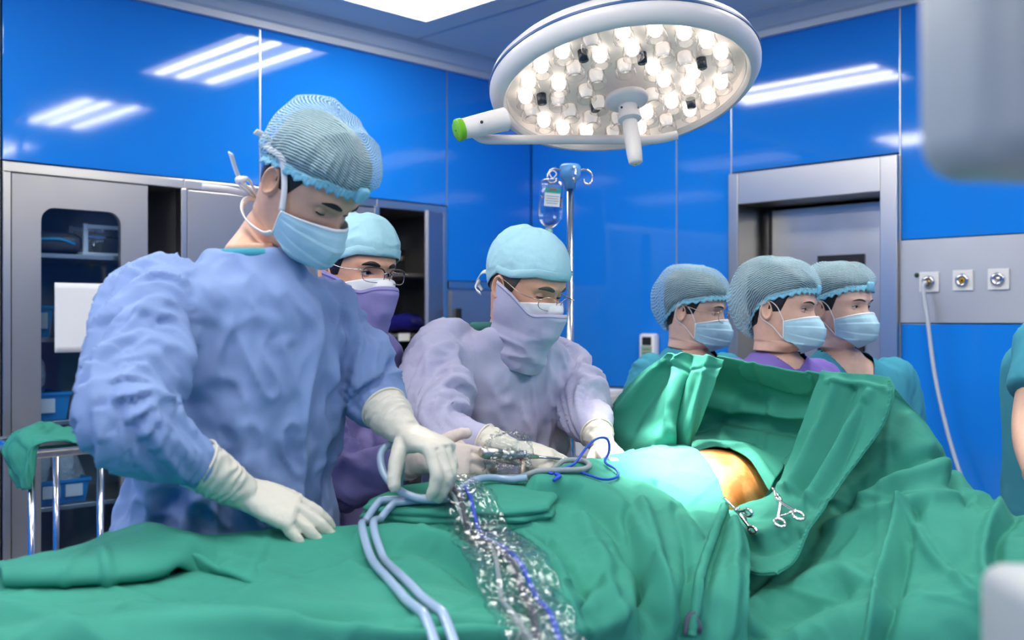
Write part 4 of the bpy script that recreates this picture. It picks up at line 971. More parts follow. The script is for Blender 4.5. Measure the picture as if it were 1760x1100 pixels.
# ================================================================ people
HP = np.array([  # z, front y, back y, half width
    (.1145, -.004, .028, .004), (.112, -.022, .048, .022), (.105, -.045, .066, .042), (.092, -.066, .083, .058), (.072, -.084, .095, .070), (.052, -.093, .100, .0755),
    (.032, -.0985, .100, .0775), (.018, -.0995, .098, .077), (.004, -.0955, .096, .0755), (-.010, -.0940, .092, .0740), (-.03, -.0945, .085, .0715), (-.05, -.0950, .079, .0685),
    (-.07, -.0955, .073, .0640), (-.088, -.0945, .070, .0590), (-.102, -.0910, .069, .0560), (-.112, -.080, .0690, .0548), (-.120, -.058, .069, .0542), (-.130, -.042, .0690, .0540)])
_hz = HP[:, 0]
_fine = spline(HP, 600)[::-1]
def hprof(z): return [np.interp(z, _fine[:, 0], _fine[:, k]) for k in (1, 2, 3)]
CY = .012
def hpoint(phi, z):
    yf, yb, w_ = hprof(z); s, c = np.sin(phi), np.cos(phi)
    x = w_*np.sign(s)*np.abs(s)**.92
    cy = np.where(z < -.1, np.minimum(CY, (yf+yb)/2+.0), CY)
    y = np.where(c > 0, cy+(yf-cy)*np.abs(c)**.85, cy+(yb-cy)*np.abs(c)**.95)
    return np.stack([x, y, z+0*x], -1)
EX, EZ, ER, EYC = .0320, -.002, .0122, -.0690
def features(Pt, front, op=1.0, look=0.0, nose=1.0):
    x, y, z = Pt[..., 0], Pt[..., 1].copy(), Pt[..., 2]; ax = np.abs(x)
    g = lambda a, s: np.exp(-(a/s)**2)
    t = np.clip((.004-z)/.046, 0, 1)
    nz_ = np.where(z > -.044, (.003+.021*t**1.15)*sstep(.018, .0, z), .024*np.clip(1-(-.044-z)/.013, 0, 1))
    y = y-nose*nz_*g(x, .0065+.006*t)*front
    y = y+.0115*g(ax-.031, .0165)*g(z+.002, .0115)*front
    y = y-.0035*g(ax-.028, .020)*g(z-.020, .007)*front
    y = y-.003*g(ax-.050, .016)*g(z+.03, .016)*front
    y = y-.004*g(x, .018)*g(z+.075, .010)*front+.003*g(x, .02)*g(z+.088, .006)*front
    dx = ax-EX; dz = z-EZ; rho = np.sqrt(dx*dx+dz*dz)
    lid = EYC-np.sqrt(np.maximum(0, (ER+.0014)**2-rho**2))
    y = np.where((rho < ER+.001) & (front > .2), np.minimum(y, lid), y)
    hw = .0138; sh = np.clip(1-(dx/hw)**2, 0, 1)
    zt = (.0050*op-.0035*(1-op))*sh+.05*dx+look; zb = -(.0030+.0015*(1-op))*sh+.05*dx+look*.4
    inside = (dz < zt) & (dz > zb) & (np.abs(dx) < hw) & (front > .2)
    ball = EYC-np.sqrt(np.maximum(0, ER**2-rho**2))
    y = np.where(inside, ball+.0035, y)
    out = Pt.copy(); out[..., 1] = y; return out
def face_y(x, z):
    yf, yb, w_ = hprof(z); s = np.clip(np.abs(x)/w_, 0, .98)**(1/.92); c = np.sqrt(1-s*s)
    p = np.stack([x, CY+(yf-CY)*c**.85, z+0*x], -1); return features(p, np.ones_like(x))[..., 1]
NPHI = 208
_t = np.linspace(-PI, PI, NPHI, endpoint=False); PHI = _t-.48*np.sin(_t)
ZROWS = np.concatenate([np.array([.1143, .113, .111, .108]), np.linspace(.104, .034, 24), np.linspace(.0325, -.0255, 62), np.linspace(-.029, -.13, 34)])

M_skin = {k: mat('skin_'+k, c, .48, vary=.05, vscale=60, bump=(.06, 300, .0006)) for k, c in dict(tan=(.66, .39, .27), warm=(.70, .38, .25), fair=(.76, .50, .38), rosy=(.74, .46, .34)).items()}
M_hair = mat('black_hair', (.012, .010, .010), .45, bump=(.5, 160, .002), stretch=(1, 1, .2))
M_greyhair = mat('grey_hair', (.07, .065, .06), .5)
M_eyew = bpy.data.materials.new('eye'); M_eyew.use_nodes = True
nt = M_eyew.node_tree; b = nt.nodes['Principled BSDF']; b.inputs['Roughness'].default_value = .08
tcn = nt.nodes.new('ShaderNodeTexCoord'); sx = nt.nodes.new('ShaderNodeSeparateXYZ'); mr = nt.nodes.new('ShaderNodeMapRange'); rm = nt.nodes.new('ShaderNodeValToRGB')
mr.inputs[1].default_value = -.0122; mr.inputs[2].default_value = -.0100
rm.color_ramp.interpolation = 'CONSTANT'; e = rm.color_ramp.elements; e[0].color = (.004, .004, .004, 1); e[1].position = .16; e[1].color = (.022, .011, .006, 1)
e2 = e.new(.72); e2.color = (.60, .56, .53, 1)
nt.links.new(tcn.outputs['Object'], sx.inputs[0]); nt.links.new(sx.outputs[1], mr.inputs[0]); nt.links.new(mr.outputs[0], rm.inputs[0]); nt.links.new(rm.outputs[0], b.inputs['Base Color'])

def net_material(name, col, alpha, scale=420):
    m = bpy.data.materials.new(name); m.use_nodes = True; nt = m.node_tree; b = nt.nodes['Principled BSDF']
    b.inputs['Base Color'].default_value = (*col, 1); b.inputs['Roughness'].default_value = .6
    uv = nt.nodes.new('ShaderNodeUVMap'); wv = nt.nodes.new('ShaderNodeTexWave'); wv.inputs['Scale'].default_value = 4.5; wv.inputs['Distortion'].default_value = 2.5; wv.inputs['Detail Scale'].default_value = 1.5
    wv.bands_direction = 'X'
    mp = nt.nodes.new('ShaderNodeMapping'); mp.inputs['Scale'].default_value = (1.0, 1.0, 1)
    mr = nt.nodes.new('ShaderNodeMapRange'); mr.inputs[3].default_value = alpha[0]; mr.inputs[4].default_value = alpha[1]
    nt.links.new(uv.outputs[0], mp.inputs[0]); nt.links.new(mp.outputs[0], wv.inputs['Vector']); nt.links.new(wv.outputs['Fac'], mr.inputs[0]); nt.links.new(mr.outputs[0], b.inputs['Alpha'])
    bp = nt.nodes.new('ShaderNodeBump'); bp.inputs['Strength'].default_value = .5; bp.inputs['Distance'].default_value = .002
    nt.links.new(wv.outputs['Fac'], bp.inputs['Height']); nt.links.new(bp.outputs[0], b.inputs['Normal'])
    return m
M_net = net_material('hairnet', (.45, .69, .76), (.14, .78))
M_band = mat('hairnet_band', (.22, .56, .72), .6, bump=(.6, 120, .002))
M_cap = mat('cloth_cap', (.36, .64, .72), .75, bump=(.35, 24, .01), vary=.05, crease=(.6, 13, .014))
M_mask = mat('mask_blue', (.42, .68, .80), .65, bump=(.15, 60, .003))
M_maskw = mat('mask_white', (.80, .82, .83), .65, bump=(.15, 60, .003))
M_strap = mat('mask_strap', (.82, .83, .84), .7)
M_glove = mat('latex_glove', (.68, .655, .56), .42, bump=(.25, 70, .003))
M_glove2 = mat('latex_glove_pink', (.66, .57, .51), .42, bump=(.25, 70, .003))
M_frame = mat('gold_frame', (.55, .43, .32), .22, 1.0)
M_frame_d = mat('dark_frame', (.05, .045, .05), .3, .6)

def euler_m(pos, yaw, pitch, roll, s=1.0):
    M = Matrix.Translation(Vector(pos))@Matrix.Rotation(math.radians(yaw), 4, 'Z')@Matrix.Rotation(math.radians(pitch), 4, 'X')@Matrix.Rotation(math.radians(roll), 4, 'Y')@Matrix.Scale(s, 4)
    return np.array(M)

def ribbon(pts, wd, n=30, th=.0012, nrm=None):
    """flat strip along a path (points already world)"""
    p = spline(pts, n); T = np.gradient(p, axis=0); T /= np.linalg.norm(T, axis=1)[:, None]
    c = p.mean(0) if nrm is None else nrm
    out = p-c; out -= T*(out*T).sum(1)[:, None]; out /= np.linalg.norm(out, axis=1)[:, None]+1e-9
    sd = np.cross(T, out)
    ring_ = np.stack([p+sd*wd/2+out*th, p-sd*wd/2+out*th, p-sd*wd/2-out*th, p+sd*wd/2-out*th], 1)
    return MB().loft(ring_)

def body_mesh(root, Mh, nb, trings, skin, op, look, ears=True):
    front = sstep(.05, .5, np.cos(PHI))[None, :]*np.ones((len(ZROWS), 1))
    G = hpoint(PHI[None, :]*np.ones((len(ZROWS), 1)), ZROWS[:, None]*np.ones((1, NPHI)))
    G = features(G, front, op, look)
    rows = list(xf(Mh, G.reshape(-1, 3)).reshape(G.shape))
    r0 = rows[-1]
    # neck and trunk rings (world) with the same columns
    def wr(c, a, b_, yaw):
        u = np.array([math.cos(yaw), math.sin(yaw), 0]); f = np.array([math.sin(yaw), -math.cos(yaw), 0])
        return c+np.outer(np.sin(PHI)*a, u)+np.outer(np.cos(PHI)*b_, f)
    keys = [wr(np.array(c), a, b_, y) for c, a, b_, y in trings]
    mid = [r0]+keys
    S = np.stack(mid); dense = np.stack([spline(S[:, k], 5*len(mid)) for k in range(NPHI)], 1)[1:]
    rows += list(dense)
    g = MB().loft(np.array(rows))
    if ears:
        for s in (-1, 1):
            nr, na = 10, 26; E = []
            for i in range(nr):
                r = (i+.02)/(nr-1)
                row = []
                for k in range(na):
                    a = 2*PI*k/na; zz = math.sin(a)*.031*r; yy = math.cos(a)*(.0165 if zz > -.01 else .0165-.25*(-.01-zz))*r
                    hgt = .004+.0065*math.exp(-((r-.82)/.13)**2)-.004*math.exp(-((r)/.45)**2)-(.008 if r > .97 else 0)
                    if math.cos(a) < -.6 : hgt -= .002
                    row.append([s*(.0735+hgt+.30*max(0, yy+.012)), .016+yy-.10*zz*-1, -.012+zz])
                E.append(row)
            E = xf(Mh, np.array(E).reshape(-1, 3)).reshape(nr, na, 3); g.grid(E, True)
            # closed back of the ear
            Bk = [[[s*(.068+.1*max(0, yy)), .016+yy, -.012+zz] for yy, zz in [(math.cos(2*PI*k/na)*.015*r, math.sin(2*PI*k/na)*.029*r) for k in range(na)]] for r in (1, .02)]
            Bk = xf(Mh, np.array(Bk).reshape(-1, 3)).reshape(2, na, 3); g.grid(np.stack([E[-1], Bk[0], Bk[1]]), True)
    o = obj('body', g, skin, root)
    return o

def eye_parts(root, Mh, gaze=(0, 0), brow=M_hair, female=False, op=1, look=0):
    R3 = Matrix(Mh).to_3x3().normalized()
    for s in (-1, 1):
        c = xf(Mh, [[s*EX, EYC, EZ]])[0]
        th = np.linspace(0, 2*PI, 24, endpoint=False); ph = np.linspace(-PI/2, PI/2, 16)
        v = np.array([[ER*math.cos(b_)*math.cos(a), ER*math.sin(b_), ER*math.cos(b_)*math.sin(a)] for b_ in ph for a in th])
        f = [(i*24+k, i*24+(k+1) % 24, (i+1)*24+(k+1) % 24, (i+1)*24+k) for i in range(15) for k in range(24)]
        me = mesh_data('eyeball', v, f); me.polygons.foreach_set('use_smooth', np.ones(len(me.polygons), bool)); me.materials.append(M_eyew)
        o = bpy.data.objects.new('eyeball', me); COL.objects.link(o); o.parent = root; o.location = c-ORG[root.name]
        o.rotation_euler = (R3@(Matrix.Rotation(math.radians(gaze[0]), 3, 'Z')@Matrix.Rotation(math.radians(gaze[1]), 3, 'X'))).to_euler()
        # eyebrow
        t = np.linspace(0, 1, 14); bx = s*(.013+.037*t); bz = .0165+.0055*np.sin(t*PI*.75)-.004*t**3; wd = (.0057 if not female else .0028)*np.sin(PI*(.12+.86*t))**.6
        rows = []
        for k in (-1, -.4, .4, 1):
            zz = bz+k*wd; yy = face_y(bx, zz)-(.0016 if abs(k) < .9 else .0002); rows.append(np.stack([bx, yy, zz], -1))
        rows = np.array(rows); rows = np.concatenate([rows, rows[:0]]);
        obj('eyebrow', MB().grid(xf(Mh, rows.reshape(-1, 3)).reshape(rows.shape)), brow, root)
        # lash line along the upper lid
        dx = np.linspace(-.0132, .0138, 16); sh = np.clip(1-(dx/.0138)**2, 0, 1); zt = (.0050*op-.0035*(1-op))*sh+.05*dx+look
        rho = np.sqrt(dx**2+zt**2); yy = EYC-np.sqrt((ER+.0016)**2-np.minimum(rho, ER)**2)-.0004
        pts = np.stack([s*(EX+dx), yy, EZ+zt], -1)
        obj('eyelash', MB().tube(xf(Mh, pts), [.0004]+[.0011 if female else .0015]*14+[.0004], 6), M_hair, root)

def hair_part(root, Mh, m=M_hair, off=.004, low=-.075, side=.012):
    ph = np.linspace(-PI, PI, 90); a = np.abs(ph)
    ze = np.interp(a, [0, .9, 1.15, 1.3, 1.55, 1.75, 2.1, PI], [.062, .045, .030, -.012, -.016, .02, low*.7, low])
    t = np.linspace(0, 1, 26)[:, None]; z = .1143-(.1143-ze[None, :])*t**1.3
    G = hpoint(ph[None, :]+0*z, z); c = np.array([0, .01, .02]); d = G-c; d /= np.linalg.norm(d, axis=2)[..., None]
    G = G+d*(.0035*np.minimum(1, (1.02-t)*9)+(off-.0035)*sstep(.050, .085, z))[..., None]
    obj('hair', MB().grid(xf(Mh, G.reshape(-1, 3)).reshape(G.shape)), m, root)

def bouffant(root, Mh, puff_f=.02, puff_b=.04, puff_t=.03, ze=(.058, .030, -.05), seed=0, pleats=34, tilt=0, mat_=M_net, sag=.0, clip=True):
    n = 168; ph = np.linspace(-PI, PI, n, endpoint=False); a = np.abs(ph)
    zed = np.interp(a, [0, .8, 1.5, 2.2, PI], [ze[0], ze[0]*.9, ze[1], (ze[1]+ze[2])*.5, ze[2]])
    t = np.linspace(0, 1, 56)[:, None]; z = zed[None, :]+(.1142-zed[None, :])*np.sin(t*PI/2)**.92
    G = hpoint(ph[None, :]+0*z, z); c = np.array([0, .015, .03]); d = G-c; d /= np.linalg.norm(d, axis=2)[..., None]
    pf = np.interp(a, [0, 1.0, 1.6, 2.3, PI], [puff_f, (puff_f+puff_b)*.35+.008, (puff_f+puff_b)*.32+.006, puff_b*.9, puff_b])
    env = np.sin(np.clip(t*1.05, 0, 1)*PI)**.6*(1-t*.25)
    off = .007+pf[None, :]*env+puff_t*sstep(.35, 1, t)
    pl = np.cos(pleats*ph)[None, :]*np.maximum(0, 1-t*1.5)*.0022
    nz_ = ridged(np.stack([G[..., 0]*26+seed, G[..., 1]*26, G[..., 2]*16], -1), seed, 2)*.007*sstep(0, .15, t)+fbm(G*14+seed, seed)*.008*sstep(0, .2, t)
    G = G+d*(off+pl+nz_-.003)[..., None]
    G[..., 2] -= sag*env*np.clip(-np.cos(ph), 0, 1)[None, :]
    g = MB().grid(G, True); g.f.append(tuple(range(55*n, 56*n)))
    o = obj('hairnet', MB().add(xf(Mh, g.verts()), g.f), mat_, root)
    # uv for the weave
    me = o.data; uv = me.uv_layers.new(name='UVMap'); ii = np.empty(len(me.loops), int); me.loops.foreach_get('vertex_index', ii)
    row, col_ = ii//n, ii % n; U = (col_/n)*7.0; V = row/56*2.2
    uv.data.foreach_set('uv', np.stack([V*1.0+.25*np.sin(U*2.2), U], -1).astype(np.float32).ravel())
    # gathered elastic band
    nb_ = 240; ph = np.linspace(-PI, PI, nb_, endpoint=False); a = np.abs(ph)
    zed = np.interp(a, [0, .8, 1.5, 2.2, PI], [ze[0], ze[0]*.9, ze[1], (ze[1]+ze[2])*.5, ze[2]])
    rows = []
    for k, (dz, of) in enumerate(((.010, .007), (.004, .0085), (-.002, .0095), (-.007, .0108))):
        Pp = hpoint(ph, zed); Pp[:, 2] += dz; dd = np.stack([np.sin(ph), -np.cos(ph), 0*ph], -1)
        rows.append(Pp+dd*(of+.0010*np.cos(84*ph)*(1+k*.3)+.002*np.sin(7*ph+seed))[:, None]+np.array([0, 0, 1])*(.0012*np.sin(31*ph)*k)[:, None])
    rows = np.array(rows); obj('elastic_band', MB().grid(xf(Mh, rows.reshape(-1, 3)).reshape(rows.shape), True), M_band, o, solid=.0015)
    if clip:   # gathered pinch on the forehead
        cpt = hpoint(np.array([.05]), np.array([ze[0]+.004]))[0]+np.array([0, -.014, 0])
        obj('gather', pillow(xf(Mh, [cpt])[0], Mh[:3, 0]*.014, Mh[:3, 2]*.016, Mh[:3, 1]*.008, n=10, seed=seed, amp=.5), M_band, o)
    return o

def cloth_cap(root, Mh, ze=(.040, .016, -.05), height=.022, seed=0):
    n = 140; ph = np.linspace(-PI, PI, n, endpoint=False); a = np.abs(ph)
    zed = np.interp(a, [0, .8, 1.4, 1.75, 2.2, PI], [ze[0], ze[0]*.95, ze[1], ze[1]*.9, (ze[1]+ze[2])*.5, ze[2]])
    t = np.linspace(0, 1, 46)[:, None]; z = zed[None, :]+(.1142-zed[None, :])*np.sin(t*PI/2)**.9
    G = hpoint(ph[None, :]+0*z, z); c = np.array([0, .015, .03]); d = G-c; d /= np.linalg.norm(d, axis=2)[..., None]
    off = .007+.010*np.sin(t*PI)**.7+.004*np.clip(np.cos(ph*2), 0, 1)[None, :]
    nz_ = foldn(G*np.array([16, 16, 20])+seed+fbm(G*12, seed)[..., None], seed)*.0045*sstep(0, .25, t)+fbm(G*30, seed)*.0015
    G = G+d*(off+nz_)[..., None]; G[..., 2] += height*sstep(.2, .95, t)
    o = obj('cap', MB().add(*(lambda g: (xf(Mh, g.verts()), g.f+[tuple(range(45*n, 46*n))]))(MB().grid(G, True))), M_cap, root, solid=.001)
    rows = []
    for dz, of in ((.020, .0095), (.018, .0110), (.002, .0110), (-.001, .0085)):
        Pp = hpoint(ph, zed); Pp[:, 2] += dz; dd = np.stack([np.sin(ph), -np.cos(ph), 0*ph], -1); rows.append(Pp+dd*of)
    rows = np.array(rows); obj('cap_band', MB().grid(xf(Mh, rows.reshape(-1, 3)).reshape(rows.shape), True), M_cap, o)
    return o

def mask_grid(amax=1.22, ztop=(-.016, -.040), zbot=(-.128, -.092), off=.009, n=60, m=44, pleats=3, bulge=.012, nose=.022):
    ph = np.linspace(-amax, amax, n); k = (np.abs(ph)/amax)
    zt = ztop[0]+(ztop[1]-ztop[0])*k**1.6; zb = zbot[0]+(zbot[1]-zbot[0])*k**1.8
    v = np.linspace(0, 1, m)[:, None]; z = zt[None, :]+(zb-zt)[None, :]*v
    zc = np.maximum(z, -.104); G = hpoint(ph[None, :]+0*z, zc); G[..., 2] = z
    f = np.cos(ph)[None, :]
    d = np.stack([np.sin(ph), -np.cos(ph), 0*ph], -1)[None]
    tent = nose*np.exp(-(ph/.33)**2)[None, :]*np.interp(v, [0, .3, .55, .8, 1], [.35, .95, .9, .62, .15])
    bul = bulge*np.exp(-(ph/.75)**2)[None, :]*np.sin(np.clip(v, 0, 1)*PI)**.7
    under = np.clip((-.104-z)/.024, 0, 1)*.030*f
    pt_ = 0
    if pleats:
        s = (v*pleats+.15) % 1.0; pt_ = (.0032*(1-s)*np.where((v > .12) & (v < .9), 1, .2))*np.exp(-(ph/.95)**4)[None, :]
    G = G+d*(off+tent+bul-under+pt_)[..., None]
    G = G+d*(.0022*fbm(G*26, 4)+.0025*(ridged(G*np.array([40, 40, 22]), 7)-.5))[..., None]
    return G
def place(Mh, G): return xf(Mh, G.reshape(-1, 3)).reshape(G.shape)

def surgical_mask(root, Mh, style='loops', m=M_mask):
    G = mask_grid(); Gw = place(Mh, G)
    o = obj('face_mask', Gw, m, root, solid=.0016)
    e = place(Mh, G[:3]+np.array([0, -.0009, 0])); obj('nose_strip', e, M_maskw, o, solid=.0012)
    for s in (0, -1):
        ed = Gw[:, s:s+1] if s == 0 else Gw[:, -1:]
        side = -1 if s == 0 else 1
        obj('edge_binding', MB().tube(Gw[:, s][::3], .0022, 6), M_strap, o)
        tp_, bt_ = Gw[0, s], Gw[-1, s]; L = lambda x, y, z: xf(Mh, [[side*x, y, z]])[0]
        if style == 'loops':
            obj('ear_loop', MB().tube(spline([tp_, L(.078, -.012, .000), L(.082, .016, .016), L(.082, .034, -.004), L(.079, .030, -.036), L(.071, -.002, -.058), bt_], 40), .0014, 6), M_strap, o)
        else:
            ctr = xf(Mh, [[0, .01, -.02]])[0]
            obj('tie', ribbon([tp_, L(.080, -.022, -.010), L(.083, -.004, .016), L(.0845, .020, .036), L(.076, .060, .026), L(.045, .098, .010), L(.0, .112, .002)], .011, 40, nrm=ctr), M_strap, o)
            obj('tie', ribbon([bt_, L(.068, -.020, -.105), L(.067, .022, -.115), L(.060, .055, -.112), L(.035, .080, -.108), L(.0, .088, -.106)], .012, 36, nrm=ctr), M_strap, o)
    if style != 'loops':
        L = lambda x, y, z: xf(Mh, [[x, y, z]])[0]; ctr = L(0, 0, 0)
        for nm, pts in (('tie_tail', [L(0, .112, .002), L(-.025, .128, .010), L(-.045, .135, .012)]), ('tie_tail', [L(0, .088, -.106), L(-.045, .110, -.080), L(-.085, .125, -.035)]),
                        ('tie_tail', [L(0, .088, -.106), L(-.05, .115, -.112), L(-.10, .130, -.120)]), ('tie_tail', [L(0, .088, -.106), L(-.045, .088, -.068), L(-.060, .10, -.080), L(-.01, .09, -.106)])):
            obj(nm, ribbon(pts, .012, 16, nrm=np.array(pts).mean(0)-Mh[:3, 0]*-1.5), M_strap, o)
    return o

def hood_mask(root, Mh, m, drop=-.215, top=(-.022, -.002), amax=1.62, open_x=0.0):
    ph = np.linspace(-amax, amax, 90); k = np.abs(ph)/amax
    zt = top[0]+(top[1]-top[0])*k**2.2-.020*np.exp(-((k-.45)/.22)**2); zb = drop+0*ph
    v = np.linspace(0, 1, 70)[:, None]; z = zt[None, :]+(zb-zt)[None, :]*v
    zc = np.maximum(z, -.100); G = hpoint(ph[None, :]+0*z, zc); G[..., 2] = z
    d = np.stack([np.sin(ph), -np.cos(ph), 0*ph], -1)[None]
    tent = .026*np.exp(-(ph/.36)**2)[None, :]*np.interp(z, [-.13, -.09, -.045, -.015, 0], [.25, .72, 1, .5, .3])
    low = np.interp(z, [-.24, -.2, -.165, -.13, -.10], [-.035, -.020, -.006, -.002, 0])
    G = G+d*(.012+tent+low+.007*np.exp(-(ph/.9)**2)[None, :])[..., None]
    fold = (ridged(np.stack([G[..., 0]*12+G[..., 2]*10, G[..., 2]*34, G[..., 1]*8], -1), 11, 2)-.4)*.010*sstep(-.085, -.14, z)+fbm(G*20, 3)*.0025+.003*(ridged(G*np.array([30, 30, 14]), 5)-.5)
    G = G+d*fold[..., None]
    o = obj('hood_mask', place(Mh, G), m, root, solid=.0018)
    e = G[1:4]+np.array([0, 0, 0]); obj('hem', place(Mh, e+d*.0012), m, o, solid=.0012)
    Gi = mask_grid(amax=1.15, ztop=(-.009, -.030), zbot=(-.06, -.06), off=.007, pleats=0, bulge=.004, m=12)
    obj('inner_mask', place(Mh, Gi), M_maskw, o, solid=.001)
    return o

def glasses(root, Mh, m, kind='oval', dy=0, dz=-.004, pw=.0255, phh=.0175, tr=.0009):
    L = lambda x, y, z: xf(Mh, [[x, y, z]])[0]
    o = None
    for s in (-1, 1):
        pts = []; e = .62 if kind == 'rect' else .85
        for a in np.linspace(0, 2*PI, 40, endpoint=False):
            cx, cz = math.copysign(abs(math.cos(a))**e, math.cos(a)), math.copysign(abs(math.sin(a))**e, math.sin(a))
            x = .0345+pw*cx; zz = dz+phh*cz; pts.append(L(s*x, -.113+dy+.012*(x/.06)**2, zz))
        rim = MB().tube(pts, tr, 8, closed=True)
        if o is None: o = obj('glasses', rim, m, root)
        else: obj('rim', rim, m, o)
        n = len(pts); v = pts+[np.mean(pts, 0)]; obj('lens', (np.array(v), [(k, (k+1) % n, n) for k in range(n)]), M_lens, o)
        hx = .0345+pw
        obj('temple', MB().tube(spline([L(s*(hx+.0), -.104+dy, dz+phh*.55), L(s*(hx+.010), -.098+dy, dz+phh*.5), L(s*.078, -.05, dz+.008), L(s*.0825, .010, .010), L(s*.080, .03, -.012)], 30), .0013, 8), m, o)
        if kind == 'rect':
            pb = []
            for a in np.linspace(.25, PI-.25, 16):
                cx, cz = math.copysign(abs(math.cos(a))**e, math.cos(a)), abs(math.sin(a))**e; x = .0345+pw*cx; pb.append(L(s*x, -.1138+dy+.012*(x/.06)**2, dz+phh*cz))
            obj('brow_rim', MB().tube(pb, .0017, 8), M_frame_d, o)
    obj('bridge', MB().tube(spline([L(-.0095, -.1135+dy, dz+.004), L(0, -.1175+dy, dz+.008), L(.0095, -.1135+dy, dz+.004)], 12), .0011, 8), m, o)
    return o

def hand(root, W, f, dors, side, m, curls, thumb, spread=(4, 1, -2, -6), cuff=.10, fore=None, s=1.0, voxel=.0027, cuffr=.040):
    """gloved hand: wrist W, finger direction f, back-of-hand direction dors, side 'l' or 'r'"""
    f = np.array(f, float); f /= np.linalg.norm(f); z = np.array(dors, float); z -= f*(z@f); z /= np.linalg.norm(z); x = np.cross(f, z)
    sg = 1 if side == 'l' else -1
    M = np.eye(4); M[:3, 0] = x*sg*s; M[:3, 1] = f*s; M[:3, 2] = z*s; M[:3, 3] = W
    g = MB(); th = np.linspace(0, 2*PI, 24, endpoint=False)
    sp = lambda v, e: np.sign(v)*np.abs(v)**e
    prof = [(-.02, .026, .021, 0), (.0, .028, .021, 0), (.02, .034, .020, .002), (.045, .041, .018, .003), (.07, .043, .0165, .001), (.088, .041, .014, 0), (.097, .034, .010, 0)]
    rings = [[[sp(math.cos(t), .8)*a+cx, y, sp(math.sin(t), .8)*b_] for t in th] for y, a, b_, cx in prof]
    g.loft(np.array(rings))
    g.loft(np.array([[[.022+math.cos(t)*a, y, -.010+math.sin(t)*b_] for t in th] for y, a, b_ in ((.012, .006, .006), (.02, .017, .014), (.04, .017, .015), (.06, .008, .008))]))
    base = [(.031, .086), (.0105, .092), (-.0105, .089), (-.030, .080)]; ln = [(.045, .027, .023), (.049, .030, .024), (.045, .028, .023), (.035, .021, .021)]; rad = [.0115, .0118, .0113, .0100]
    for k in range(4):
        p = np.array([base[k][0], base[k][1]-.012, -.001]); a = 0; az = math.radians(spread[k]); pts = [p]; p = p+np.array([0, .012, 0]); pts.append(p)
        for j in range(3):
            a += math.radians(curls[k][j]); d = np.array([math.sin(az)*math.cos(a), math.cos(az)*math.cos(a), -math.sin(a)])
            for q in (.5, 1): pts.append(p+d*ln[k][j]*q)
            p = p+d*ln[k][j]
        r = rad[k]; g.tube(spline(pts, 22), np.interp(np.linspace(0, 1, 22), [0, .3, .55, .8, .95, 1], [r, r*1.02, r*.97, r*.9, r*.78, r*.45]), 12)
    p = np.array([.026, .022, -.008]); pts = [p]
    for (dx, dy, dz), l in zip(thumb, (.038, .031, .026)):
        d = np.array([dx, dy, dz], float); d /= np.linalg.norm(d); pts.append(p+d*l*.5); p = p+d*l; pts.append(p)
    g.tube(spline(pts, 20), np.interp(np.linspace(0, 1, 20), [0, .35, .6, .9, 1], [.016, .0145, .0132, .012, .006]), 12)
    g = MB().add(xf(M, g.verts()), g.f)
    fo = (-f if fore is None else np.array(fore, float)); fo /= np.linalg.norm(fo)
    cpts = [np.array(W)+f*.01*s, np.array(W)+fo*.02*s, np.array(W)+fo*cuff*.5, np.array(W)+fo*cuff*.8, np.array(W)+fo*cuff]
    g.tube(spline(cpts, 16), np.interp(np.linspace(0, 1, 16), [0, .25, .6, 1], [.027*s, .033*s, cuffr*.96, cuffr]), 28)
    v, fc, nn = remesh(g, voxel, 5)
    dist = (v-np.array(W))@fo
    wr_ = np.clip(dist/.03, 0, 1)*np.sin(dist*330+6*noise3(v*30, 3))*.0012+.0012*(ridged(v*70, 4)-.5)
    v = v+nn*wr_[:, None]
    o = obj('glove', (v, fc), m, root)
    e = np.array(cpts[-1]); a0 = np.cross(fo, [0, 0, 1.0]); a0 /= np.linalg.norm(a0); b0 = np.cross(fo, a0)
    obj('cuff_roll', MB().tube([e+(cuffr+.0005)*(math.cos(t)*a0+math.sin(t)*b0)-fo*.002 for t in np.linspace(0, 2*PI, 32, endpoint=False)], .0026, 8, closed=True), m, o)
    return o

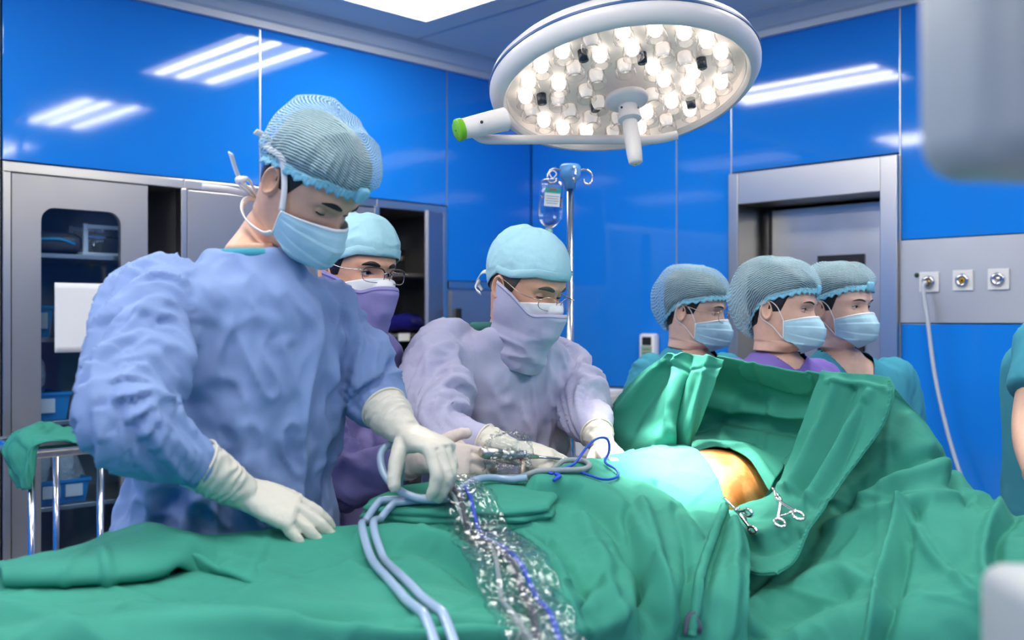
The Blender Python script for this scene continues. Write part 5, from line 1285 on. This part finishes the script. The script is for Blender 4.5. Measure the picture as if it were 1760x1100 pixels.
def garment(root, name, m, rings, yaw, arms, seed, voxel=.009, amp=.010, legs=None, vneck=None, arm_amp=1.0):
    """rings: (centre, half width, half depth); arms: (points, radii)"""
    y = math.radians(yaw); u = np.array([math.cos(y), math.sin(y), 0]); f = np.array([math.sin(y), -math.cos(y), 0])
    th = np.linspace(0, 2*PI, 48, endpoint=False); sp = lambda v, e: np.sign(v)*np.abs(v)**e
    C = np.array([np.concatenate([c, [a, b_]]) for c, a, b_ in rings]); Cd = spline(C, 40)
    g = MB(); g.loft(np.array([q[:3]+np.outer(sp(np.cos(th), .85)*q[3], u)+np.outer(sp(np.sin(th), .85)*q[4], f) for q in Cd]))
    paths = []
    for pts, r in arms:
        sp_ = spline(pts, 30); rr_ = np.interp(np.linspace(0, 1, 30), np.linspace(0, 1, len(r)), r); g.tube(sp_, rr_, 24); paths.append((sp_, rr_))
    if legs:
        for L in legs: g.tube(L[0], L[1], 20)
    v, fc, nn = remesh(g, voxel, 8)
    h = np.zeros(len(v)); wa = np.zeros(len(v))
    for k, (p_, r_) in enumerate(paths):
        d = np.linalg.norm(v[:, None]-p_[None], axis=2); i = d.argmin(1); dm = d[np.arange(len(v)), i]
        wgt = sstep(1.45, .95, dm/r_[i])*sstep(0, 5, i); seg = np.linalg.norm(np.diff(p_, axis=0), axis=1); s = np.concatenate([[0], np.cumsum(seg)])
        T = np.gradient(p_, axis=0); T /= np.linalg.norm(T, axis=1)[:, None]
        off = v-p_[i]; along = s[i]+(off*T[i]).sum(1); od = off-T[i]*(off*T[i]).sum(1)[:, None]; od /= np.linalg.norm(od, axis=1)[:, None]+1e-9
        el = np.exp(-((i-14)/7.0)**2); ew = np.exp(-((i-28)/6.0)**2)
        q = np.stack([along*17+od[:, 2]*1.6+od[:, 0]*1.1, od[:, 0]*.75+seed+along*2, od[:, 1]*.75+od[:, 2]*.5], -1)
        q = q+.45*np.stack([fbm(v*6, seed), fbm(v*6+4, seed+1), fbm(v*6+8, seed+2)], -1)
        fold = (foldn(q*np.array([.9, 1, 1]), seed+k)*(.6+.8*el)+.55*foldn(q*np.array([1.9, 1.7, 1.7])+5, seed+7)*(.6+.6*el))*(1-.85*np.exp(-((i-29)/4.0)**2))
        h = h*(1-wgt)+wgt*fold*amp*1.1*arm_amp; wa = np.maximum(wa, wgt)
    ctr = np.stack([np.interp(-v[:, 2], -Cd[:, 2], Cd[:, k]) for k in range(2)], -1)
    dl = v[:, :2]-ctr; lat = dl@u[:2]; fr_ = dl@f[:2]
    q = np.stack([lat*11, fr_*11, v[:, 2]*2.2], -1)+.9*np.stack([fbm(v*4, seed+3), fbm(v*4+3, seed+4), fbm(v*4+6, seed+5)], -1)
    q2 = np.stack([lat*17+v[:, 2]*8, fr_*17, v[:, 2]*8-lat*7], -1)+1.1*np.stack([fbm(v*6, seed+13), fbm(v*6+3, seed+14), fbm(v*6+6, seed+15)], -1)
    tf = foldn(q, seed+20)+.55*foldn(q2, seed+21)+.2*fbm(v*18, seed+22)
    tf *= .55+.6*sstep(.0, -.5, v[:, 2]-Cd[0, 2])
    h = h+(1-wa)*tf*amp*1.15
    v = v+nn*h[:, None]
    if vneck is not None:
        wv_, dv2, back = vneck; z0 = Cd[0, 2]; dep = z0-v[:, 2]
        rm_ = (fr_ > 0) & (dep < dv2) & (np.abs(lat) < wv_*(1-np.clip(dep/dv2, 0, 1))+.004) | (dep < back) & (np.hypot(lat, fr_) < .062)
        fc = [q_ for q_ in fc if not all(rm_[i] for i in q_)]
        kept = np.zeros(len(v), bool); kept[np.unique(np.concatenate([np.array(q_) for q_ in fc]))] = True
        tgt = wv_*(1-np.clip(dep/dv2, 0, 1))+.004; mv = kept & rm_ & (fr_ > .02) & (dep > .012)
        v[mv, :2] += ((np.sign(lat)*tgt-lat)[mv])[:, None]*u[:2]
    o = obj(name, (v, fc), m, root); return o

def legs_for(c, yaw, z0, zb=.06, a=.11, r=(.085, .07, .055)):
    y = math.radians(yaw); u = np.array([math.cos(y), math.sin(y), 0]); c = np.array([c[0], c[1], 0])
    return [([c+u*a*s+up*z0, c+u*a*s+up*(z0*.5), c+u*a*s+up*zb], list(r)) for s in (-1, 1)]
def shoes(root, c, yaw, m, a=.11):
    y = math.radians(yaw); u = np.array([math.cos(y), math.sin(y), 0]); f = np.array([math.sin(y), -math.cos(y), 0]); c = np.array([c[0], c[1], 0])
    for s in (-1, 1):
        p = c+u*a*s; rows = []
        for k, (d, w_, h_) in enumerate(((-.09, .025, .04), (-.07, .036, .075), (-.02, .038, .085), (.04, .040, .065), (.10, .044, .045), (.15, .036, .035), (.17, .015, .022))):
            rows.append([p+f*d+u*w_*math.cos(t)+up*(h_*.5+h_*.5*math.sin(t)) for t in np.linspace(0, 2*PI, 20, endpoint=False)])
        obj('shoe', MB().loft(np.array(rows)), m, root)

def make_person(label, headpos, yaw, pitch, roll, nb, tyaw, skin, op=1.0, look=0.0, gaze=(0, 0), scale=1.0, feet=None, female=False, brow=M_hair, chest=.88, torso=None, lift=0):
    Mh = euler_m(headpos, yaw, pitch, roll, scale); ft = feet if feet is not None else (nb[0], nb[1])
    root = thing('person', label, 'person', (ft[0], ft[1], 0))
    ty = math.radians(tyaw); nb = np.array(nb)
    tr = [(nb+up*.012, .0535, .056, ty), (nb-up*.008, .060, .060, ty), (nb-up*.025, .082, .068, ty)] if not lift else [(nb+up*.026, .0545, .0575, ty), (nb+up*.014, .066, .064, ty), (nb+up*.002, .082, .072, ty)]
    for c, a, b_ in torso: tr.append((np.array(c), a*chest, b_*chest, ty))
    body_mesh(root, Mh, nb, tr, skin, op, look); eye_parts(root, Mh, gaze, brow, female, op, look)
    return root, Mh
def trunk(nb, hip, a=.20, b=.12, zlow=.35, flare=1.15, sh=.19, col=(.085, .072)):
    """ring list from neck base to hem for a standing trunk"""
    nb = np.array(nb); hip = np.array(hip); L = []
    for t, aa, bb in ((.0, col[0], col[1]), (.07, col[0]+.04, col[1]+.013), (.16, sh, b*.85), (.32, sh*1.04, b), (.62, a, b*1.08), (1.0, a*1.04, b*1.15)):
        c = nb+(hip-nb)*t; L.append((c, aa, bb))
    for z in (hip[2]-.25, zlow): L.append((np.array([hip[0], hip[1], z]), a*flare, b*1.2*flare))
    return L

# ---- young surgeon with hairnet, left foreground
M_gownA = mat('gown_blue', (.225, .325, .58), .85, spec=.2, crease=(.9, 6, .026), vary=.07, vscale=6)
M_gownB = mat('gown_violet', (.26, .235, .50), .85, spec=.2, crease=(.9, 7, .022), vary=.06, vscale=6)
M_gownC = mat('gown_lavender', (.46, .46, .63), .85, spec=.2, crease=(.9, 7, .024), vary=.06, vscale=6)
M_teal = mat('scrub_teal', (.055, .30, .40), .85, spec=.2, crease=(.5, 8, .008), vary=.05)
M_violet = mat('scrub_violet', (.20, .14, .47), .85, spec=.2, crease=(.5, 8, .008), vary=.05)
M_shoe = mat('white_clog', (.6, .6, .6), .5)
nbA = P(440, 432, 1.93); hipA = np.array([-.56, 2.02, 1.0])
TA = trunk(nbA, hipA, .205, .135, .32, 1.18, .185)
rA, hA = make_person('young surgeon in blue gown and blue hairnet looking down at his gloved hands', P(533, 316, 1.90), 62, 43, -4, nbA, 40, M_skin['tan'], .25, -.0045, (0, 18), 1.0, (hipA[0], hipA[1]), torso=TA[1:5])
hair_part(rA, hA, low=-.06, off=.013)
bouffant(rA, hA, .022, .026, .018, (.055, .028, -.030), 3)
surgical_mask(rA, hA, 'ties', M_mask)
SrA, ErA, WrA = P(272, 530, 1.83), P(212, 710, 1.62), P(415, 846, 1.775)
SlA, ElA, WlA = P(552, 545, 2.04), P(632, 668, 2.07), P(694, 742, 1.965)
garment(rA, 'gown', M_gownA, TA, 40, [([SrA+(nbA-up*.13-SrA)*.35, SrA, ErA, WrA+(ErA-WrA)*.30], [.066, .080, .090, .085, .076, .058, .036]), ([SlA+(nbA-up*.13-SlA)*.35, SlA, ElA, WlA+(ElA-WlA)*.38], [.06, .074, .078, .07, .06, .05, .036])], 2, .0062, .021, legs_for(hipA, 40, .45))
obj('scrub_collar', MB().tube([nbA-up*.008+np.array([math.cos(t)*.070, math.sin(t)*.066, .0]) for t in np.linspace(0, 2*PI, 40, endpoint=False)], .010, 10, closed=True), M_teal, rA)
hand(rA, WrA, P(575, 908, 1.81)-WrA, (.20, -.55, .85), 'r', M_glove, [(18, 12, 8), (16, 14, 8), (18, 16, 10), (22, 18, 10)], [(.6, .8, -.3), (.35, .9, -.25), (.2, .95, -.2)], spread=(6, 1, -6, -15), cuff=.105, fore=ErA-WrA, s=1.06, cuffr=.043)
hand(rA, WlA, P(775, 778, 1.90)-WlA, (.45, -.30, .85), 'l', M_glove, [(48, 38, 22), (50, 42, 22), (52, 44, 24), (52, 46, 24)], [(.55, .35, -.75), (.35, .35, -.85), (.15, .40, -.9)], spread=(3, 1, -1, -4), cuff=.085, fore=ElA-WlA, s=1.06, cuffr=.046)
shoes(rA, hipA, 40, M_shoe)

# ---- surgeon with square glasses behind him
nbB = P(598, 580, 2.46); hipB = np.array([-.46, 2.56, 1.0])
TB = trunk(nbB, hipB, .165, .125, .32, 1.15, .165, (.10, .105))
rB, hB = make_person('surgeon in violet hooded gown with square glasses behind the young surgeon', P(614, 466, 2.42), 46, 6, 3, nbB, 45, M_skin['warm'], 1.0, 0, (8, -3), 1.0, (hipB[0], hipB[1]), torso=TB[1:5])
hair_part(rB, hB, low=-.05); cloth_cap(rB, hB, (.042, .018, -.05), .012, 2); hood_mask(rB, hB, M_gownB, -.225, (-.026, -.006)); glasses(rB, hB, mat('steel_frame', (.45, .42, .42), .25, 1.0), 'rect', pw=.0270, phh=.0170)
SrB, ErB, WrB = P(505, 630, 2.36), P(585, 815, 2.20), P(728, 790, 2.12)
SlB, ElB, WlB = P(650, 640, 2.58), P(655, 765, 2.42), P(735, 752, 2.28)
garment(rB, 'gown', M_gownB, TB, 45, [([SrB+(nbB-up*.13-SrB)*.35, SrB, ErB, WrB+(ErB-WrB)*.25], [.075, .08, .075, .068, .06, .048]), ([SlB+(nbB-up*.13-SlB)*.35, SlB, ElB, WlB+(ElB-WlB)*.25], [.07, .075, .07, .062, .055, .046])], 7, .008, .016, legs_for(hipB, 45, .45))
hand(rB, WrB, P(850, 800, 2.13)-WrB, (-.05, -.85, .45), 'r', M_glove2, [(25, 30, 15), (28, 34, 18), (32, 36, 20), (36, 40, 20)], [(.75, .6, -.1), (.45, .85, -.1), (.25, .9, -.25)], cuff=.07, fore=ErB-WrB)
hand(rB, WlB, P(850, 757, 2.24)-WlB, (.0, -.45, .9), 'l', M_glove2, [(20, 30, 15), (22, 34, 18), (25, 36, 20), (28, 40, 20)], [(.6, .8, -.3), (.3, .9, -.3), (.1, .9, -.4)], cuff=.07, fore=ElB-WlB, s=.95)
shoes(rB, hipB, 45, M_shoe)

# ---- older surgeon in the middle
nbC = P(862, 566, 2.58); hipC = np.array([-.03, 2.72, 1.0])
TC_ = trunk(nbC, hipC, .185, .13, .32, 1.15, .185, (.094, .098))
rC, hC = make_person('older surgeon in lavender gown with thin-rimmed glasses and plain cap, centre', P(905, 490, 2.50), 48, 20, 0, nbC, 28, M_skin['warm'], .45, -.003, (0, 14), 1.0, (hipC[0], hipC[1]), brow=M_greyhair, torso=TC_[1:5])
hair_part(rC, hC, M_greyhair, low=-.05); cloth_cap(rC, hC, (.046, .022, -.045), .014, 5); hood_mask(rC, hC, M_gownC, -.20, (-.030, .004)); glasses(rC, hC, M_frame, 'oval', dz=-.012, pw=.0265, phh=.0160)
SrC, ErC, WrC = P(768, 612, 2.50), P(752, 730, 2.33), P(878, 776, 2.235)
SlC, ElC, WlC = P(962, 630, 2.74), P(1003, 708, 2.58), P(1036, 762, 2.43)
garment(rC, 'gown', M_gownC, TC_, 28, [([SrC+(nbC-up*.13-SrC)*.35, SrC, ErC, WrC+(ErC-WrC)*.25], [.06, .076, .080, .076, .066, .052, .036]), ([SlC+(nbC-up*.13-SlC)*.35, SlC, ElC, WlC+(ElC-WlC)*.25], [.055, .070, .072, .068, .06, .05, .036])], 12, .0065, .019, legs_for(hipC, 28, .45))
hand(rC, WrC, P(985, 806, 2.24)-WrC, (.0, -.55, .8), 'r', M_glove, [(20, 30, 20), (24, 34, 22), (28, 40, 24), (30, 44, 24)], [(.6, .8, -.3), (.3, .9, -.3), (.1, .9, -.4)], cuff=.07, fore=ErC-WrC)
hand(rC, WlC, P(1062, 795, 2.36)-WlC, (.35, -.55, .7), 'l', M_glove, [(30, 50, 30), (34, 54, 30), (38, 58, 30), (40, 60, 30)], [(.6, .7, -.4), (.3, .8, -.5), (.1, .8, -.6)], cuff=.05, fore=ElC-WlC, s=.95)
shoes(rC, hipC, 28, M_shoe)
obj('scrub_collar', MB().tube([nbC+up*.006+np.array([math.cos(t)*.070, math.sin(t)*.066, 0]) for t in np.linspace(0, 2*PI, 40, endpoint=False)], .013, 10, closed=True), mat('scrub_green', (.02, .12, .11), .8), rC)
L = lambda x, y, z: xf(hC, [[x, y, z]])[0]
for nm, pts in (('mask_tie', [L(-.078, .02, .005), L(-.05, .10, .0), L(-.03, .135, -.035), L(-.02, .12, -.055)]), ('mask_tie', [L(-.03, .128, -.03), L(-.045, .12, -.05), L(-.055, .09, -.055)])):
    obj(nm, ribbon(pts, .010, 24, nrm=L(0, 0, 0)), M_strap, rC)

# ---- three nurses behind the screen
def nurse(label, head, yaw, pitch, roll, nb, tyaw, skin, scrub, puffs, ze, gaze=(0, 0), gl=None, seed=0, vn=(.070, .13, .008), a=.175, s=.97, sh=.18, sag=.02, op=1.0, hx=0):
    hip = np.array([nb[0]+hx, nb[1]+.05, .92]); T_ = trunk(nb+up*.026, hip, a, .11, .72, 1.05, sh, (.070, .066)); Tb = trunk(nb+up*.016, hip, a, .112, .72, 1.05, sh, (.074, .070))
    r, h = make_person(label, head, yaw, pitch, roll, nb, tyaw, skin, op, 0, gaze, s, (hip[0], hip[1]), True, chest=.955, torso=Tb[1:5], lift=1)
    hair_part(r, h, low=-.075, off=.014)
    bouffant(r, h, *puffs, ze, seed, sag=sag); surgical_mask(r, h)
    if gl: glasses(r, h, M_frame, 'oval', pw=.0250, phh=.0215, dz=-.008)
    y = math.radians(tyaw); u = np.array([math.cos(y), math.sin(y), 0]); arms = []
    for sd in (-1, 1):
        S = nb+(hip-nb)*.16*np.array([1, 1, 0])+u*sd*(sh-.02)-up*.085; E = S+u*sd*.05-up*.27+np.array([0, .02, 0]); W_ = E-up*.20+np.array([math.sin(y), -math.cos(y), 0])*.10
        arms.append(([S+(nb-S)*.2, S, E, W_], [.066, .072, .070, .062, .05]))
    garment(r, 'scrubs', scrub, T_, tyaw, arms, 30+seed, .0065, .006, legs_for(hip, tyaw, .95), vneck=vn)
    shoes(r, hip, tyaw, M_shoe); return r, h
nurse('nurse in teal scrubs with round glasses and hairnet, leftmost of the three nurses', P(1193, 532, 3.22), 62, 8, 0, P(1184, 612, 3.24), 30, M_skin['fair'], M_teal, (.018, .045, .016), (.050, .024, -.075), (10, 0), True, 1)
nurse('nurse in violet top with mask, middle of the three nurses', P(1342, 530, 2.92), 58, 4, 4, P(1336, 620, 2.94), 25, M_skin['rosy'], M_violet, (.020, .060, .020), (.055, .026, -.085), (12, -6), None, 2, (.066, .05, .008))
nurse('nurse in teal scrubs beside the door, rightmost of the three nurses', P(1444, 526, 3.12), 36, 2, 0, P(1446, 618, 3.14), 12, M_skin['fair'], M_teal, (.018, .040, .012), (.058, .028, -.07), (18, -2), None, 3, (.070, .15, .008), hx=.10, sh=.19)
# ---- person cut by the right edge
nbE = np.array([1.36, 2.42, 1.43]); hipE = np.array([1.36, 2.44, .95]); TE = trunk(nbE, hipE, .17, .11, .72, 1.05, .17)
rE, hE = make_person('person in teal scrubs at the right edge, only the upper arm showing', nbE+np.array([0, -.03, .15]), -20, 5, 0, nbE, -20, M_skin['rosy'], 1, 0, (0, 0), .97, (hipE[0], hipE[1]), True, torso=TE[1:5])
hair_part(rE, hE); bouffant(rE, hE, .018, .04, .016, (.055, .026, -.07), 9); surgical_mask(rE, hE)
SE, EE, WE = P(1800, 590, 2.36), P(1772, 735, 2.26), P(1790, 830, 2.05)
armsE = [([SE+(nbE-SE)*.2, SE, SE+(EE-SE)*.62], [.066, .070, .068]), ([nbE+np.array([.17, .04, -.09]), nbE+np.array([.2, .05, -.2]), nbE+np.array([.21, .05, -.26])], [.066, .07, .066])]
garment(rE, 'scrubs', M_teal, TE, -20, armsE, 44, .010, .005, legs_for(hipE, -20, .95), vneck=(.075, .13, .02))
g = MB(); g.tube(spline([SE, EE, WE], 26), np.interp(np.linspace(0, 1, 26), [0, .5, 1], [.047, .040, .028]), 18); g.tube(spline([nbE+np.array([.18, .04, -.12]), nbE+np.array([.21, .05, -.33]), nbE+np.array([.16, -.08, -.52])], 26), np.interp(np.linspace(0, 1, 26), [0, .5, 1], [.046, .038, .027]), 18)
obj('arms', g, M_skin['rosy'], rE)
hand(rE, WE, np.array([.0, -.5, -.6]), (-.8, -.2, .3), 'r', M_skin['rosy'], [(20, 25, 15)]*4, [(.5, .8, -.3), (.3, .9, -.3), (.1, .9, -.3)], cuff=.04, fore=EE-WE, s=.9, cuffr=.030)
wl_ = nbE+np.array([.16, -.08, -.52]); hand(rE, wl_, np.array([-.1, -.5, -.6]), (.8, -.2, .3), 'l', M_skin['rosy'], [(20, 25, 15)]*4, [(.5, .8, -.3), (.3, .9, -.3), (.1, .9, -.3)], cuff=.04, fore=nbE+np.array([.21, .05, -.33])-wl_, s=.9, cuffr=.030)
shoes(rE, hipE, -20, M_shoe)
